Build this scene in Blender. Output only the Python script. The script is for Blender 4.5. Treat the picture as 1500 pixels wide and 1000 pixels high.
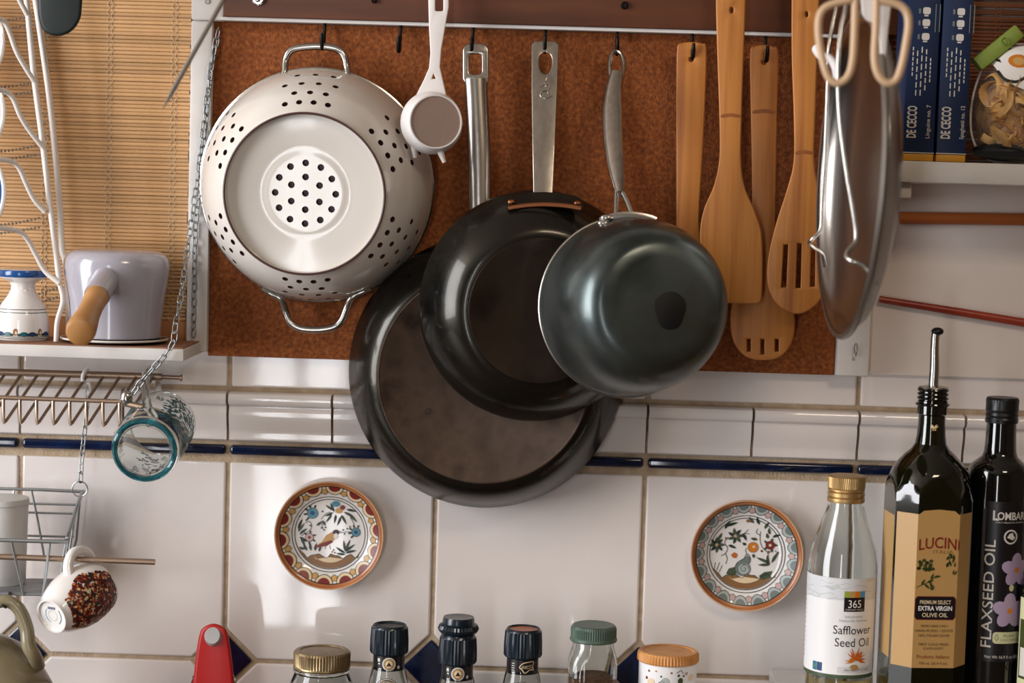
import bpy, bmesh, math, random
from mathutils import Vector, Matrix, Quaternion
from mathutils.geometry import tessellate_polygon
random.seed(7)
for o in list(bpy.data.objects): bpy.data.objects.remove(o)
SC = bpy.context.scene
COL = SC.collection
PI = math.pi
V = Vector

# ------------------------------------------------------------------ camera
F = 2900.0                                   # focal length in pixels of a 1500 px wide frame
CAM = V((0.5015, -1.8796, 0.2614))
YAW, PITCH, ROLL = -0.0173, 0.0751, 0.0297
FW = V((math.sin(YAW)*math.cos(PITCH), math.cos(YAW)*math.cos(PITCH), -math.sin(PITCH)))
_r = V((math.cos(YAW), -math.sin(YAW), 0)); _u = _r.cross(FW)
RT = _r*math.cos(ROLL) + _u*math.sin(ROLL)
UP = -_r*math.sin(ROLL) + _u*math.cos(ROLL)
cam = bpy.data.cameras.new('camera'); cam_o = bpy.data.objects.new('camera', cam); COL.objects.link(cam_o)
m3 = Matrix((RT, UP, -FW)).transposed()
cam_o.matrix_world = Matrix.Translation(CAM) @ m3.to_4x4()
cam.sensor_width = 36; cam.lens = F*36/1500; cam.clip_start = .01
cam.dof.use_dof = True; cam.dof.focus_distance = 1.80; cam.dof.aperture_fstop = 4.2
SC.camera = cam_o

# ------------------------------------------------------------------ light
SC.view_settings.view_transform = 'Standard'; SC.view_settings.look = 'None'
SC.view_settings.exposure = 0.0; SC.view_settings.gamma = 1; SC.view_settings.use_curve_mapping = False
w = bpy.data.worlds.new('world'); SC.world = w; w.use_nodes = True
w.node_tree.nodes['Background'].inputs[0].default_value = (.80, .86, 1, 1)
w.node_tree.nodes['Background'].inputs[1].default_value = 0.8
def area(name, loc, aim, sx, sy, power, col):
    l = bpy.data.lights.new(name, 'AREA'); l.shape = 'RECTANGLE'; l.size = sx; l.size_y = sy; l.energy = power; l.color = col
    o = bpy.data.objects.new(name, l); COL.objects.link(o); o.location = loc
    o.rotation_euler = (V(aim)-V(loc)).to_track_quat('-Z', 'Z').to_euler()
    return o
area('window_daylight', (-1.56, -1.2, .50), (1, -1.2, .50), 1.7, 1.1, 74, (.96, .97, 1))
for gx in (-.245, -.105): area('glazed_door_daylight', (gx, -3.57, -.08), (gx, 0, -.08), .10, 2.05, 8.5, (.95, .97, 1))
area('ceiling_lamp_light', (1.25, -1.9, 1.36), (1.25, -1.9, 0), .5, .5, 15, (1, .82, .62))

# ------------------------------------------------------------------ helpers
def W(px, py, Y):
    """point of the place that lies at distance Y from the tiled wall, from survey coordinates of the photo"""
    d = FW + RT*((px-750)/F) - UP*((py-500)/F)
    return CAM + d*((Y-CAM.y)/d.y)
def S(Y): return (Y-CAM.y)/F                 # metres per survey unit at distance Y
def lin(h):
    h = h.lstrip('#'); c = [int(h[i:i+2], 16)/255 for i in (0, 2, 4)]
    return tuple((x/12.92 if x <= .04045 else ((x+.055)/1.055)**2.4) for x in c) + (1,)
MATS = {}
def mat(name, col, rough=.5, metal=0, spec=.5, coat=0, trans=0, ior=1.45, var=None, vscale=20, vstretch=(1, 1, 1), vdetail=4, bump=0, bscale=60, bstretch=(1, 1, 1), alpha=1, world=False, rand=None, rvar=0, aniso=0):
    if name in MATS: return MATS[name]
    m = bpy.data.materials.new(name); m.use_nodes = True; nt = m.node_tree; N = nt.nodes; L = nt.links
    b = N['Principled BSDF']; c = lin(col) if isinstance(col, str) else col
    b.inputs['Base Color'].default_value = c; b.inputs['Roughness'].default_value = rough; b.inputs['Metallic'].default_value = metal
    b.inputs['Specular IOR Level'].default_value = spec; b.inputs['Coat Weight'].default_value = coat; b.inputs['Coat Roughness'].default_value = .08
    b.inputs['Transmission Weight'].default_value = trans; b.inputs['IOR'].default_value = ior; b.inputs['Alpha'].default_value = alpha
    tc = N.new('ShaderNodeTexCoord'); geo = N.new('ShaderNodeNewGeometry')
    def noise(scale, stretch, detail=4):
        mp = N.new('ShaderNodeMapping'); mp.inputs['Scale'].default_value = stretch; L.new(geo.outputs['Position'] if world else tc.outputs['Object'], mp.inputs[0])
        n = N.new('ShaderNodeTexNoise'); n.inputs['Scale'].default_value = scale; n.inputs['Detail'].default_value = detail; L.new(mp.outputs[0], n.inputs[0]); return n
    if var:
        n = noise(vscale, vstretch, vdetail); r = N.new('ShaderNodeValToRGB')
        cols = [lin(x) if isinstance(x, str) else x for x in var]
        r.color_ramp.elements[0].color = cols[0]; r.color_ramp.elements[0].position = .3
        r.color_ramp.elements[1].color = cols[-1]; r.color_ramp.elements[1].position = .7
        for i, cc in enumerate(cols[1:-1]):
            e = r.color_ramp.elements.new(.3+.4*(i+1)/(len(cols)-1)); e.color = cc
        L.new(n.outputs['Fac'], r.inputs[0]); out = r.outputs[0]
        if rvar:
            mr = N.new('ShaderNodeMapRange'); mr.inputs['From Min'].default_value = .3; mr.inputs['From Max'].default_value = .7
            mr.inputs['To Min'].default_value = rough-rvar; mr.inputs['To Max'].default_value = rough+rvar
            L.new(n.outputs['Fac'], mr.inputs[0]); L.new(mr.outputs[0], b.inputs['Roughness'])
        if rand:
            oi = N.new('ShaderNodeObjectInfo'); mr = N.new('ShaderNodeMapRange'); mr.inputs['To Min'].default_value = rand[0]; mr.inputs['To Max'].default_value = rand[1]
            L.new(oi.outputs['Random'], mr.inputs[0]); h = N.new('ShaderNodeHueSaturation'); L.new(mr.outputs[0], h.inputs['Value']); L.new(out, h.inputs['Color']); out = h.outputs[0]
        L.new(out, b.inputs['Base Color'])
    if bump:
        n = noise(bscale, bstretch); bp = N.new('ShaderNodeBump'); bp.inputs['Strength'].default_value = bump; bp.inputs['Distance'].default_value = .002
        L.new(n.outputs['Fac'], bp.inputs['Height']); L.new(bp.outputs[0], b.inputs['Normal'])
    MATS[name] = m; return m

def catmull(p, n=8, closed=False):
    p = [V(q) for q in p]; out = []; k = len(p)
    if k < 3: return p
    for i in range(k if closed else k-1):
        if closed: a, b, c, d = p[i-1], p[i], p[(i+1) % k], p[(i+2) % k]
        else:
            b, c = p[i], p[i+1]; a = p[i-1] if i else b*2-c; d = p[i+2] if i+2 < k else c*2-b
        for j in range(n):
            t = j/n
            out.append(.5*((2*b)+(c-a)*t+(2*a-5*b+4*c-d)*t*t+(3*b-a-3*c+d)*t**3))
    if not closed: out.append(p[-1])
    return out
def interp(xs, n):                            # resample scalars or tuples to n entries
    out = []
    for i in range(n):
        t = i/(n-1)*(len(xs)-1); j = min(int(t), len(xs)-2); f = t-j
        a, b = xs[j], xs[j+1]
        out.append(tuple(x+(y-x)*f for x, y in zip(a, b)) if isinstance(a, tuple) else a+(b-a)*f)
    return out
class B:
    """collects shapes for one mesh"""
    def __init__(s): s.v = []; s.f = []
    def add(s, vs, fs, M=None):
        k = len(s.v); s.v += [(M @ V(q) if M else V(q)) for q in vs]; s.f += [tuple(i+k for i in f) for f in fs]; return s
    def box(s, lo, hi, M=None):
        x0, y0, z0 = lo; x1, y1, z1 = hi
        return s.add([(x0,y0,z0),(x1,y0,z0),(x1,y1,z0),(x0,y1,z0),(x0,y0,z1),(x1,y0,z1),(x1,y1,z1),(x0,y1,z1)],
                     [(0,3,2,1),(4,5,6,7),(0,1,5,4),(1,2,6,5),(2,3,7,6),(3,0,4,7)], M)
    def tube(s, path, r, seg=10, closed=False, up=None, caps=True):
        P = [V(q) for q in path]; n = len(P)
        R = interp(r, n) if isinstance(r, list) else [r]*n
        vs = []; fs = []; prev = None
        for i in range(n):
            if closed: t = P[(i+1) % n]-P[i-1]
            else: t = P[min(i+1, n-1)]-P[max(i-1, 0)]
            t.normalize()
            if up is not None: ref = V(up)
            elif prev is not None: ref = prev
            else: ref = V((0, 0, 1)) if abs(t.z) < .9 else V((1, 0, 0))
            nn = ref-t*ref.dot(t)
            if nn.length < 1e-6: nn = t.orthogonal()
            nn.normalize(); prev = nn; bb = t.cross(nn)
            a, b = R[i] if isinstance(R[i], tuple) else (R[i], R[i])
            for k in range(seg):
                q = 2*PI*k/seg; vs.append(P[i]+bb*(a*math.cos(q))+nn*(b*math.sin(q)))
        for i in range(n if closed else n-1):
            j = (i+1) % n
            for k in range(seg):
                l = (k+1) % seg; fs.append((i*seg+k, i*seg+l, j*seg+l, j*seg+k))
        if caps and not closed:
            fs.append(tuple(range(seg-1, -1, -1))); fs.append(tuple((n-1)*seg+k for k in range(seg)))
        return s.add(vs, fs)
    def lathe(s, prof, M=None, seg=48, rib=None, a0=0, a1=None, closed=False):
        vs = []; fs = []; idx = []
        full = a1 is None
        ns = seg if full else seg+1
        for (r, h) in prof:
            if r < 1e-6: idx.append([len(vs)]*ns); vs.append((0, 0, h)); continue
            row = []
            for k in range(ns):
                q = 2*PI*k/seg if full else a0+(a1-a0)*k/seg
                rr = r*(1+(rib(k, h) if rib else 0)); row.append(len(vs)); vs.append((rr*math.cos(q), rr*math.sin(q), h))
            idx.append(row)
        m = len(prof)
        for i in range(m if closed else m-1):
            j = (i+1) % m
            for k in range(ns if full else seg):
                l = (k+1) % ns
                f = [idx[i][k], idx[i][l], idx[j][l], idx[j][k]]
                g = []
                for q in f:
                    if q not in g: g.append(q)
                if len(g) > 2: fs.append(tuple(g))
        return s.add(vs, fs, M)
    def ball(s, c, r, seg=12, M=None):
        rx, ry, rz = r if isinstance(r, (tuple, list)) else (r, r, r)
        n = max(4, seg//2); pr = [(math.sin(PI*i/n), -math.cos(PI*i/n)) for i in range(n+1)]
        pr[0] = (0, -1); pr[-1] = (0, 1)
        T = Matrix.Translation(c) @ Matrix.Diagonal((rx, ry, rz, 1))
        return s.lathe(pr, (M @ T) if M else T, seg)
    def mesh(s, name, sharp=40, bevel=0, bseg=2):
        me = bpy.data.meshes.new(name); me.from_pydata([tuple(q) for q in s.v], [], s.f)
        bm = bmesh.new(); bm.from_mesh(me); bmesh.ops.recalc_face_normals(bm, faces=bm.faces)
        if bevel:
            es = [e for e in bm.edges if len(e.link_faces) == 2 and e.calc_face_angle(0) > .5]
            bmesh.ops.bevel(bm, geom=es, offset=bevel, segments=bseg, profile=.5, affect='EDGES')
        bm.to_mesh(me); bm.free()
        finish(me, sharp); return me
    def obj(s, name, m, parent=None, sharp=40, bevel=0, bseg=2):
        return link(name, s.mesh(name, sharp, bevel, bseg), m, parent)
def finish(me, sharp=40):
    me.shade_smooth(); me.set_sharp_from_angle(angle=math.radians(sharp))
def link(name, me, m, parent=None):
    o = bpy.data.objects.new(name, me); COL.objects.link(o)
    if m and not me.materials: me.materials.append(MATS[m] if isinstance(m, str) else m)
    if parent is not None:
        o.parent = parent; o.matrix_parent_inverse = wm(parent).inverted()
    return o
def wm(o):
    b = o.matrix_basis.copy()
    return wm(o.parent) @ o.matrix_parent_inverse @ b if o.parent else b
def tag(o, label, cat, group=None):
    o['label'] = label; o['category'] = cat
    if group: o['group'] = group
    return o
def thing(name, label, cat, loc, group=None):
    o = bpy.data.objects.new(name, None); COL.objects.link(o); o.location = loc; o.empty_display_size = .02
    return tag(o, label, cat, group)
def struct(o): o['kind'] = 'structure'; return o
def frame(c, n, up=(0, 0, 1)):
    """matrix with local z along n, local y towards up"""
    z = V(n).normalized(); y = V(up)-z*V(up).dot(z)
    if y.length < 1e-5: y = z.orthogonal()
    y.normalize(); x = y.cross(z)
    return Matrix.Translation(c) @ Matrix((x, y, z)).transposed().to_4x4()
def curve_mesh(splines, extrude, bevel, bres=2):
    cu = bpy.data.curves.new('c', 'CURVE'); cu.dimensions = '2D'; cu.fill_mode = 'BOTH'; cu.extrude = extrude; cu.bevel_depth = bevel; cu.bevel_resolution = bres
    for pts in splines:
        sp = cu.splines.new('POLY'); sp.points.add(len(pts)-1); sp.use_cyclic_u = True
        for q, p in zip(sp.points, pts): q.co = (p[0], p[1], 0, 1)
    o = bpy.data.objects.new('c', cu); me = bpy.data.meshes.new_from_object(o)
    bpy.data.objects.remove(o); bpy.data.curves.remove(cu); return me
def slab(name, m, parent, outlines, Yf, thick, bevel=1.5, bend=None, sharp=40):
    """flat plate with a rounded edge: outlines in survey units, front-to-back thickness in metres"""
    if not callable(Yf): y0 = Yf; Yf = lambda x, y: y0
    yc = Yf(*outlines[0][0]); th = thick/S(yc)/1000
    me = curve_mesh([[(x/1000, -y/1000) for x, y in o] for o in outlines], max(th/2-bevel/1000, 1e-5), bevel/1000)
    for v in me.vertices:
        x, y = v.co.x*1000, -v.co.y*1000
        v.co = W(x, y, Yf(x, y) - v.co.z*1000*S(yc))
    bm = bmesh.new(); bm.from_mesh(me); bmesh.ops.remove_doubles(bm, verts=bm.verts, dist=1e-6); bmesh.ops.recalc_face_normals(bm, faces=bm.faces); bm.to_mesh(me); bm.free()
    finish(me, sharp); return link(name, me, m, parent)
def smooth(pts, n=5): return [(q.x, q.y) for q in catmull([(a, b, 0) for a, b in pts], n, True)]
def circ(cx, cy, rx, ry=None, n=20, rot=0):
    ry = ry or rx; return [(cx+rx*math.cos(2*PI*i/n)*math.cos(rot)-ry*math.sin(2*PI*i/n)*math.sin(rot), cy+rx*math.cos(2*PI*i/n)*math.sin(rot)+ry*math.sin(2*PI*i/n)*math.cos(rot)) for i in range(n)]
def rrect(x0, y0, x1, y1, r, n=5):
    out = []
    for cx, cy, a in ((x1-r, y1-r, 0), (x0+r, y1-r, 90), (x0+r, y0+r, 180), (x1-r, y0+r, 270)):
        for i in range(n+1): q = math.radians(a+90*i/n); out.append((cx+r*math.cos(q), cy+r*math.sin(q)))
    return out
TXT = {}
def text_tris(s, bold=0):
    if (s, bold) in TXT: return TXT[(s, bold)]
    cu = bpy.data.curves.new('t', 'FONT'); cu.body = s; cu.size = 1; cu.resolution_u = 3; cu.offset = bold
    o = bpy.data.objects.new('t', cu); me = bpy.data.meshes.new_from_object(o)
    vs = [(v.co.x, v.co.y) for v in me.vertices]; fs = [tuple(p.vertices) for p in me.polygons]
    bpy.data.objects.remove(o); bpy.data.curves.remove(cu); bpy.data.meshes.remove(me)
    TXT[(s, bold)] = (vs, fs); return vs, fs
class Paint:
    """flat print: coloured shapes laid on a surface through a map (u, v, height) -> point"""
    def __init__(s, mapf, eps=6e-5, maxlen=1e9): s.map = mapf; s.maxlen = maxlen; s.eps = eps; s.v = []; s.f = []; s.mi = []; s.mats = []
    def _m(s, m):
        m = MATS[m]
        if m not in s.mats: s.mats.append(m)
        return s.mats.index(m)
    def raw(s, vs, fs, m, z):
        i = s._m(m); ml = s.maxlen; vs = [tuple(q) for q in vs]; out = []
        stack = [(vs[f[0]], vs[f[j]], vs[f[j+1]]) for f in fs for j in range(1, len(f)-1)]
        if ml < 1e8:
            while stack:                              # keep triangles short so that they follow the curved surface
                a, b, c = stack.pop()
                l = (math.dist(a, b), math.dist(b, c), math.dist(c, a)); q = max(l)
                if q <= ml: out.append((a, b, c)); continue
                if q == l[0]: m_ = ((a[0]+b[0])/2, (a[1]+b[1])/2); stack += [(a, m_, c), (m_, b, c)]
                elif q == l[1]: m_ = ((b[0]+c[0])/2, (b[1]+c[1])/2); stack += [(a, b, m_), (a, m_, c)]
                else: m_ = ((c[0]+a[0])/2, (c[1]+a[1])/2); stack += [(a, b, m_), (m_, b, c)]
        else: out = stack
        idx = {}
        for t in out:
            fc = []
            for q in t:
                if q not in idx: idx[q] = len(s.v); s.v.append(s.map(q[0], q[1], (z+1)*s.eps))
                fc.append(idx[q])
            s.f.append(tuple(fc)); s.mi.append(i)
    def poly(s, pts, m, z=1):
        s.raw(pts, [tuple(t) for t in tessellate_polygon([[V((x, y, 0)) for x, y in pts]])], m, z)
    def ell(s, cx, cy, rx, ry, m, z=1, rot=0, n=14): s.poly(circ(cx, cy, rx, ry, n, math.radians(rot)), m, z)
    def leaf(s, x, y, l, wd, rot, m, z=2):
        c, q = math.cos(math.radians(rot)), math.sin(math.radians(rot))
        pts = [(t*l, wd*math.sin(PI*t**.8)) for t in (0, .2, .4, .6, .8, 1)] + [(t*l, -wd*.6*math.sin(PI*t**.8)) for t in (.8, .6, .4, .2)]
        s.poly([(x+a*c-b*q, y+a*q+b*c) for a, b in pts], m, z)
        if getattr(s, 'outline', 0): s.stroke([(x+a*c-b*q, y+a*q+b*c) for a, b in pts], s.outline, 'p_black', z+1, True)
    def stroke(s, pts, wd, m, z=3, closed=False, sm=0):
        if sm: pts = [(q.x, q.y) for q in catmull([(a, b, 0) for a, b in pts], sm, closed)]
        n = len(pts); vs = []; fs = []
        for i in range(n):
            a = pts[i-1] if closed or i else pts[0]; b = pts[(i+1) % n] if closed or i < n-1 else pts[-1]
            d = V((b[0]-a[0], b[1]-a[1])); d = d.normalized() if d.length > 1e-12 else V((1, 0))
            vs += [(pts[i][0]-d.y*wd/2, pts[i][1]+d.x*wd/2), (pts[i][0]+d.y*wd/2, pts[i][1]-d.x*wd/2)]
        for i in range(n if closed else n-1):
            j = (i+1) % n; fs.append((2*i, 2*i+1, 2*j+1, 2*j))
        s.raw(vs, fs, m, z)
    def ring(s, cx, cy, r, wd, m, z=2, n=64): s.stroke(circ(cx, cy, r, r, n), wd, m, z, True)
    def rect(s, x0, y0, x1, y1, m, z=0, nx=1, ny=1):
        vs = [(x0+(x1-x0)*i/nx, y0+(y1-y0)*j/ny) for j in range(ny+1) for i in range(nx+1)]
        s.raw(vs, [(j*(nx+1)+i, j*(nx+1)+i+1, (j+1)*(nx+1)+i+1, (j+1)*(nx+1)+i) for j in range(ny) for i in range(nx)], m, z)
    def text(s, t, x, y, h, m, z=3, rot=0, align='c', width=None, bold=0, arc=0, slab=False):
        vs, fs = text_tris(t, bold)
        if not vs: return
        x0 = min(a for a, b in vs); x1 = max(a for a, b in vs); k = h/.7; kx = k if width is None else width/(x1-x0)
        off = {'c': (x0+x1)/2, 'l': x0, 'r': x1}[align]; c, q = math.cos(math.radians(rot)), math.sin(math.radians(rot))
        out = []
        for a, b in vs:
            a = (a-off)*kx; b = b*k
            if arc: b -= arc*a*a
            out.append((x+a*c-b*q, y+a*q+b*c))
        s.raw(out, fs, m, z)
    def obj(s, name, parent):
        me = bpy.data.meshes.new(name); me.from_pydata([tuple(q) for q in s.v], [], s.f)
        for m in s.mats: me.materials.append(m)
        me.polygons.foreach_set('material_index', s.mi); me.shade_smooth()
        return link(name, me, None, parent)
def cylmap(cx, cy, z0, r, a0=-PI/2):
    """u = arc length to the right of the side that faces the room, v = height"""
    return lambda u, v, e: V((cx+(r+e)*math.cos(a0+u/r), cy+(r+e)*math.sin(a0+u/r), z0+v))

# ------------------------------------------------------------------ materials
mat('tile_white', '#e6ddd8', .05, bump=.035, bscale=22, var=['#dfd5cf', '#e8e0db'], vscale=6, world=True)
mat('tile_blue', '#0a1530', .12, coat=.4, world=True, bump=.05, bscale=30, var=['#070e22', '#0e1f42'], vscale=40)
mat('grout', '#b09a80', .9, var=['#a28b70', '#bca78e'], vscale=90, bump=.6, bscale=500)
mat('plaster', '#ddd0c7', .7, var=['#d8cac0', '#e2d6ce'], vscale=8, bump=.08, bscale=120)
mat('paint_white', '#ddd8d3', .5, var=['#d6cfc8', '#e3dfdb'], vscale=25, bump=.15, bscale=90, bstretch=(1, 1, .2))
mat('cork', '#8f4d22', .85, var=['#683211', '#864619', '#a05c28'], vscale=260, vdetail=10, bump=.7, bscale=700)
mat('rail_wood', '#4a2614', .6, var=['#3a1b07', '#5f3115', '#4a250f'], vscale=14, vstretch=(.25, 1, 1.6), vdetail=8, bump=.15, bscale=80, bstretch=(.1, 1, 1))
mat('shelf_top', '#8a5a3c', .6, var=['#6f452d', '#9a6a49'], vscale=22, vstretch=(.2, 1, 1), bump=.2, bscale=120)
mat('bamboo_slat', '#cfa270', .55, var=['#c0915c', '#ddb588'], vscale=30, vstretch=(.15, 1, 1), rand=(.85, 1.12))
mat('dark_slat', '#7a4527', .6, var=['#67371d', '#8a5231'], vscale=30, vstretch=(.15, 1, 1), rand=(.8, 1.12))
mat('blind_bar', '#a56a3b', .5, var=['#8f5730', '#b57a49'], vscale=20, vstretch=(.1, 1, 1))
mat('thread', '#d8c3a4', .9)
mat('bamboo', '#c98b4a', .42, var=['#9c5a22', '#bf7c38', '#b06c2d'], vscale=26, vstretch=(3.2, 3.2, .12), vdetail=6, bump=.1, bscale=60, bstretch=(4, 4, .1))
mat('bamboo_node', '#8f5020', .5)
mat('lid_steel', '#8f8983', .27, metal=1)
mat('chopstick_red', '#8e2f1e', .3, var=['#7c2617', '#9c3c27'], vscale=30)
mat('chopstick_brown', '#a85a26', .35, var=['#94491b', '#b86a33'], vscale=30, vstretch=(.2, 1, 1))
mat('black_iron', '#15120f', .45, metal=.6)
mat('steel', '#b9b4ad', .24, metal=1, bump=.03, bscale=200, bstretch=(.1, 1, 1))
mat('steel_dull', '#a39d95', .36, metal=1)
mat('brushed_steel', '#b4ada4', .25, metal=1, var=['#aaa299', '#bcb5ac'], vscale=40, vstretch=(6, 6, .2))
mat('chrome', '#d5d5d3', .10, metal=1)
mat('zinc', '#9ea2a3', .35, metal=.9)
mat('wire_bronze', '#a48c78', .35, metal=.85)
mat('carbon_steel', '#26241f', .27, metal=.8, coat=.3, var=['#1b1a17', '#2f2c26', '#26211b'], vscale=14, vdetail=6, rvar=.07, bump=.03, bscale=90)
mat('carbon_blue', '#4a5251', .34, metal=.85, coat=.15, var=['#353b3b', '#59615f', '#45443a'], vscale=10, vdetail=5, rvar=.06, bump=.03, bscale=90)
mat('carbon_patina', '#4b3a2e', .48, metal=.45, var=['#271d17', '#4f3e32', '#3b2d22'], vscale=26, vdetail=12, rvar=.1, bump=.05, bscale=160)
mat('burnt_spot', '#0b0a09', .55, metal=.3)
mat('copper', '#8a5738', .35, metal=1)
mat('enamel_white', '#d6cfc6', .16, coat=.4)
mat('enamel_edge', '#4a2f2c', .4)
mat('lavender', '#a7a3ab', .16, coat=.5, var=['#a09ca6', '#b0acb2'], vscale=9)
mat('handle_wood', '#b98450', .4, var=['#a0703c', '#c5915c'], vscale=30, vstretch=(1, 1, .4))
mat('enamel_black_and_shade', '#121215', .2, coat=.4)  # pot lid enamel; also the painted-in shade inside the colander
mat('plastic_white', '#e2dcd8', .4, alpha=1)
mat('mesh_fabric', '#a58e80', .6)
mat('ceramic_white', '#e6e1dc', .14, coat=.4)
mat('ceramic_cream', '#dfd6c8', .2, coat=.3)
mat('ceramic_olive', '#7c7057', .3, coat=.3, var=['#71664c', '#877b60'], vscale=12)
mat('pale_edge', '#cfa27c', .3, coat=.3)
mat('patina_dark', '#3a2f27', .32, metal=.7, coat=.2, var=['#2b231d', '#463930', '#382d25'], vscale=16, vdetail=9, rvar=.06)
mat('terracotta', '#ad6638', .3, coat=.3, var=['#98542a', '#bb7748'], vscale=35)
mat('wire_white', '#e0d8d0', .35)
mat('wire_beige', '#c9a886', .4)
mat('dark_green', '#0c1815', .5)
mat('glass_clear', '#f2f6f4', .0, trans=1, ior=1.45)
mat('glass_teal', '#9fd0d4', .0, trans=1, ior=1.45)
mat('glass_teal_thick', '#3f93a0', .02, trans=.85, ior=1.45)
mat('glass_dark', '#141406', .05, trans=.35, ior=1.5, coat=.6)
mat('glass_black', '#0a0a09', .06, coat=.7)
mat('oil', '#d9c48a', .0, trans=1, ior=1.36)
mat('gold_cap', '#bb9a68', .42, metal=.8)
mat('gold_lid', '#8c7857', .38, metal=.85, var=['#7b684a', '#9b8766'], vscale=60)
mat('green_lid', '#46584b', .42, metal=0, var=['#3e5044', '#506354'], vscale=50)
mat('navy_plastic', '#0a1924', .30, coat=.2)
mat('black_plastic', '#0d0d0e', .35)
mat('orange_lid', '#c98a48', .5, var=['#bd7c39', '#d3975a'], vscale=60)
mat('red_plastic', '#a81410', .38)
mat('silver_plastic', '#b5b2b0', .35, metal=.4)
mat('spice', '#6b4a33', .9, var=['#4f3524', '#7d5a40'], vscale=300)
mat('box_blue', '#0b2144', .5)
mat('box_teal', '#1c4456', .45)
mat('box_yellow', '#c58a1e', .5)
mat('clip_green', '#7d8f38', .45)
mat('film', '#f4f2ee', .12, alpha=.07)
mat('noodle', '#dcae6c', .6, var=['#cd9850', '#ecc488'], vscale=80)
mat('noodle_mass', '#a8743a', .7, var=['#6e431a', '#b9844a', '#d9ae72'], vscale=120, vstretch=(1, 1, .5), vdetail=6, bump=1, bscale=140)
mat('bag_dark', '#171c22', .35)
mat('floor_wood', '#4b3424', .5, var=['#40301f', '#553c2a'], vscale=8, vstretch=(.2, 1, 1))
mat('ceiling_white', '#a89d90', .8)
mat('room_wall', '#604e3d', .8, var=['#5a4938', '#665443'], vscale=4)
mat('counter', '#5a4636', .45, var=['#4c3a2c', '#665040'], vscale=40)
for n, c in dict(p_black='#1c2320', p_white='#ece6e0', p_red='#7c2a28', p_pink='#bfa09a', p_yellow='#c79c5e', p_cream='#e0c9a4', p_green='#45523a', p_dgreen='#28392f', p_blue='#4f8796', p_dblue='#1d3b6b', p_orange='#c9761f', p_brown='#86603a', p_grey='#6d7672', p_lgrey='#aab0ab', p_teal='#17606c', p_purple='#4a3340', p_lilac='#a893ad', p_label='#e9e7e6', p_label2='#d3d3d4', p_tan='#b58d55', p_tan2='#b98c4c', p_maroon='#7d2018', p_ink='#2a2522', p_ltext='#cfc8bf', p_flame='#d9641c', p_lime='#8fa03a', p_sky='#3f8fb5', p_olive='#3c4420', p_lblack='#171215', p_cyan='#2f6d8c', p_palelime='#c9c79a', p_chili='#5a140f', p_chili2='#86301c', p_seed='#d9b98a', p_seed2='#b8642c').items():
    mat(n, c, .35)

# ------------------------------------------------------------------ the room
ZFLOOR, ZCEIL = -1.2, 1.4
XL, XR, YB = -1.6, 2.6, -3.6
struct(B().box((XL-.1, YB-.1, ZFLOOR-.1), (XR+.1, .2, ZFLOOR)).obj('floor', 'floor_wood'))
struct(B().box((XL-.1, YB-.1, ZCEIL), (XR+.1, .2, ZCEIL+.1)).obj('ceiling', 'ceiling_white'))
wb = struct(B().box((XL-.1, .012, ZFLOOR), (XR+.1, .2, ZCEIL)).obj('wall_back', 'plaster'))
struct(B().box((XR, YB, ZFLOOR), (XR+.1, .0, ZCEIL)).obj('wall_right', 'room_wall'))
b = B(); y0, y1, z0, z1 = -2.05, -.35, -.05, 1.05           # left wall with its window opening
b.box((XL-.1, YB, ZFLOOR), (XL, y0, ZCEIL)).box((XL-.1, y1, ZFLOOR), (XL, .012, ZCEIL)).box((XL-.1, y0, ZFLOOR), (XL, y1, z0)).box((XL-.1, y0, z1), (XL, y1, ZCEIL))
struct(b.obj('wall_left', 'room_wall'))
wn = struct(B().box((XL-.06, y0, z0), (XL+.01, y0+.05, z1)).box((XL-.06, y1-.05, z0), (XL+.01, y1, z1)).box((XL-.06, y0, z0), (XL+.01, y1, z0+.05)).box((XL-.06, y0, z1-.05), (XL+.01, y1, z1)).obj('window_1', 'paint_white'))
b = B(); x0, x1 = -.34, -.01
b.box((XL-.1, YB-.1, ZFLOOR), (x0, YB, ZCEIL)).box((x1, YB-.1, ZFLOOR), (XR+.1, YB, ZCEIL)).box((x0, YB-.1, 1.0), (x1, YB, ZCEIL))
struct(b.obj('wall_front', 'room_wall'))
struct(B().box((x0, YB-.06, ZFLOOR), (x0+.05, YB+.01, 1.0)).box((x1-.05, YB-.06, ZFLOOR), (x1, YB+.01, 1.0)).box((x0, YB-.06, .95), (x1, YB+.01, 1.0)).box((x0, YB-.06, ZFLOOR), (x1, YB+.01, ZFLOOR+.12)).obj('door_1', 'paint_white'))

# tiles: each one a part of the back wall, standing proud of the recessed grout
B().box((-.7, .0022, -.42), (1.6, .02, .125)).obj('grout', 'grout', wb)
def prism(pts, yb, yf):
    b = B(); n = len(pts)
    b.add([(x, yf, z) for x, z in pts]+[(x, yb, z) for x, z in pts], [tuple(range(n)), tuple(range(2*n-1, n-1, -1))]+[(i, i+n, (i+1) % n+n, (i+1) % n) for i in range(n)])
    return b
PT = .2; ZB = -.1974; g = .0021; c = .0305
t_mid = prism([(g, -.0045), (PT-g, -.0045), (PT-g, ZB+c+.001), (PT-c-.001, ZB+g), (c+.001, ZB+g), (g, ZB+c+.001)], .012, 0).mesh('tile', 14, .0020, 3)
t_low = prism([(c+.001, ZB-g), (PT-c-.001, ZB-g), (PT-g, ZB-c-.001), (PT-g, ZB-.19), (g, ZB-.19), (g, ZB-c-.001)], .012, 0).mesh('tile', 14, .0020, 3)
t_dia = prism([(0, ZB+c-.0035), (-c+.0035, ZB), (0, ZB-c+.0035), (c-.0035, ZB)], .012, 0).mesh('tile', 14, .0016, 2)
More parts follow.
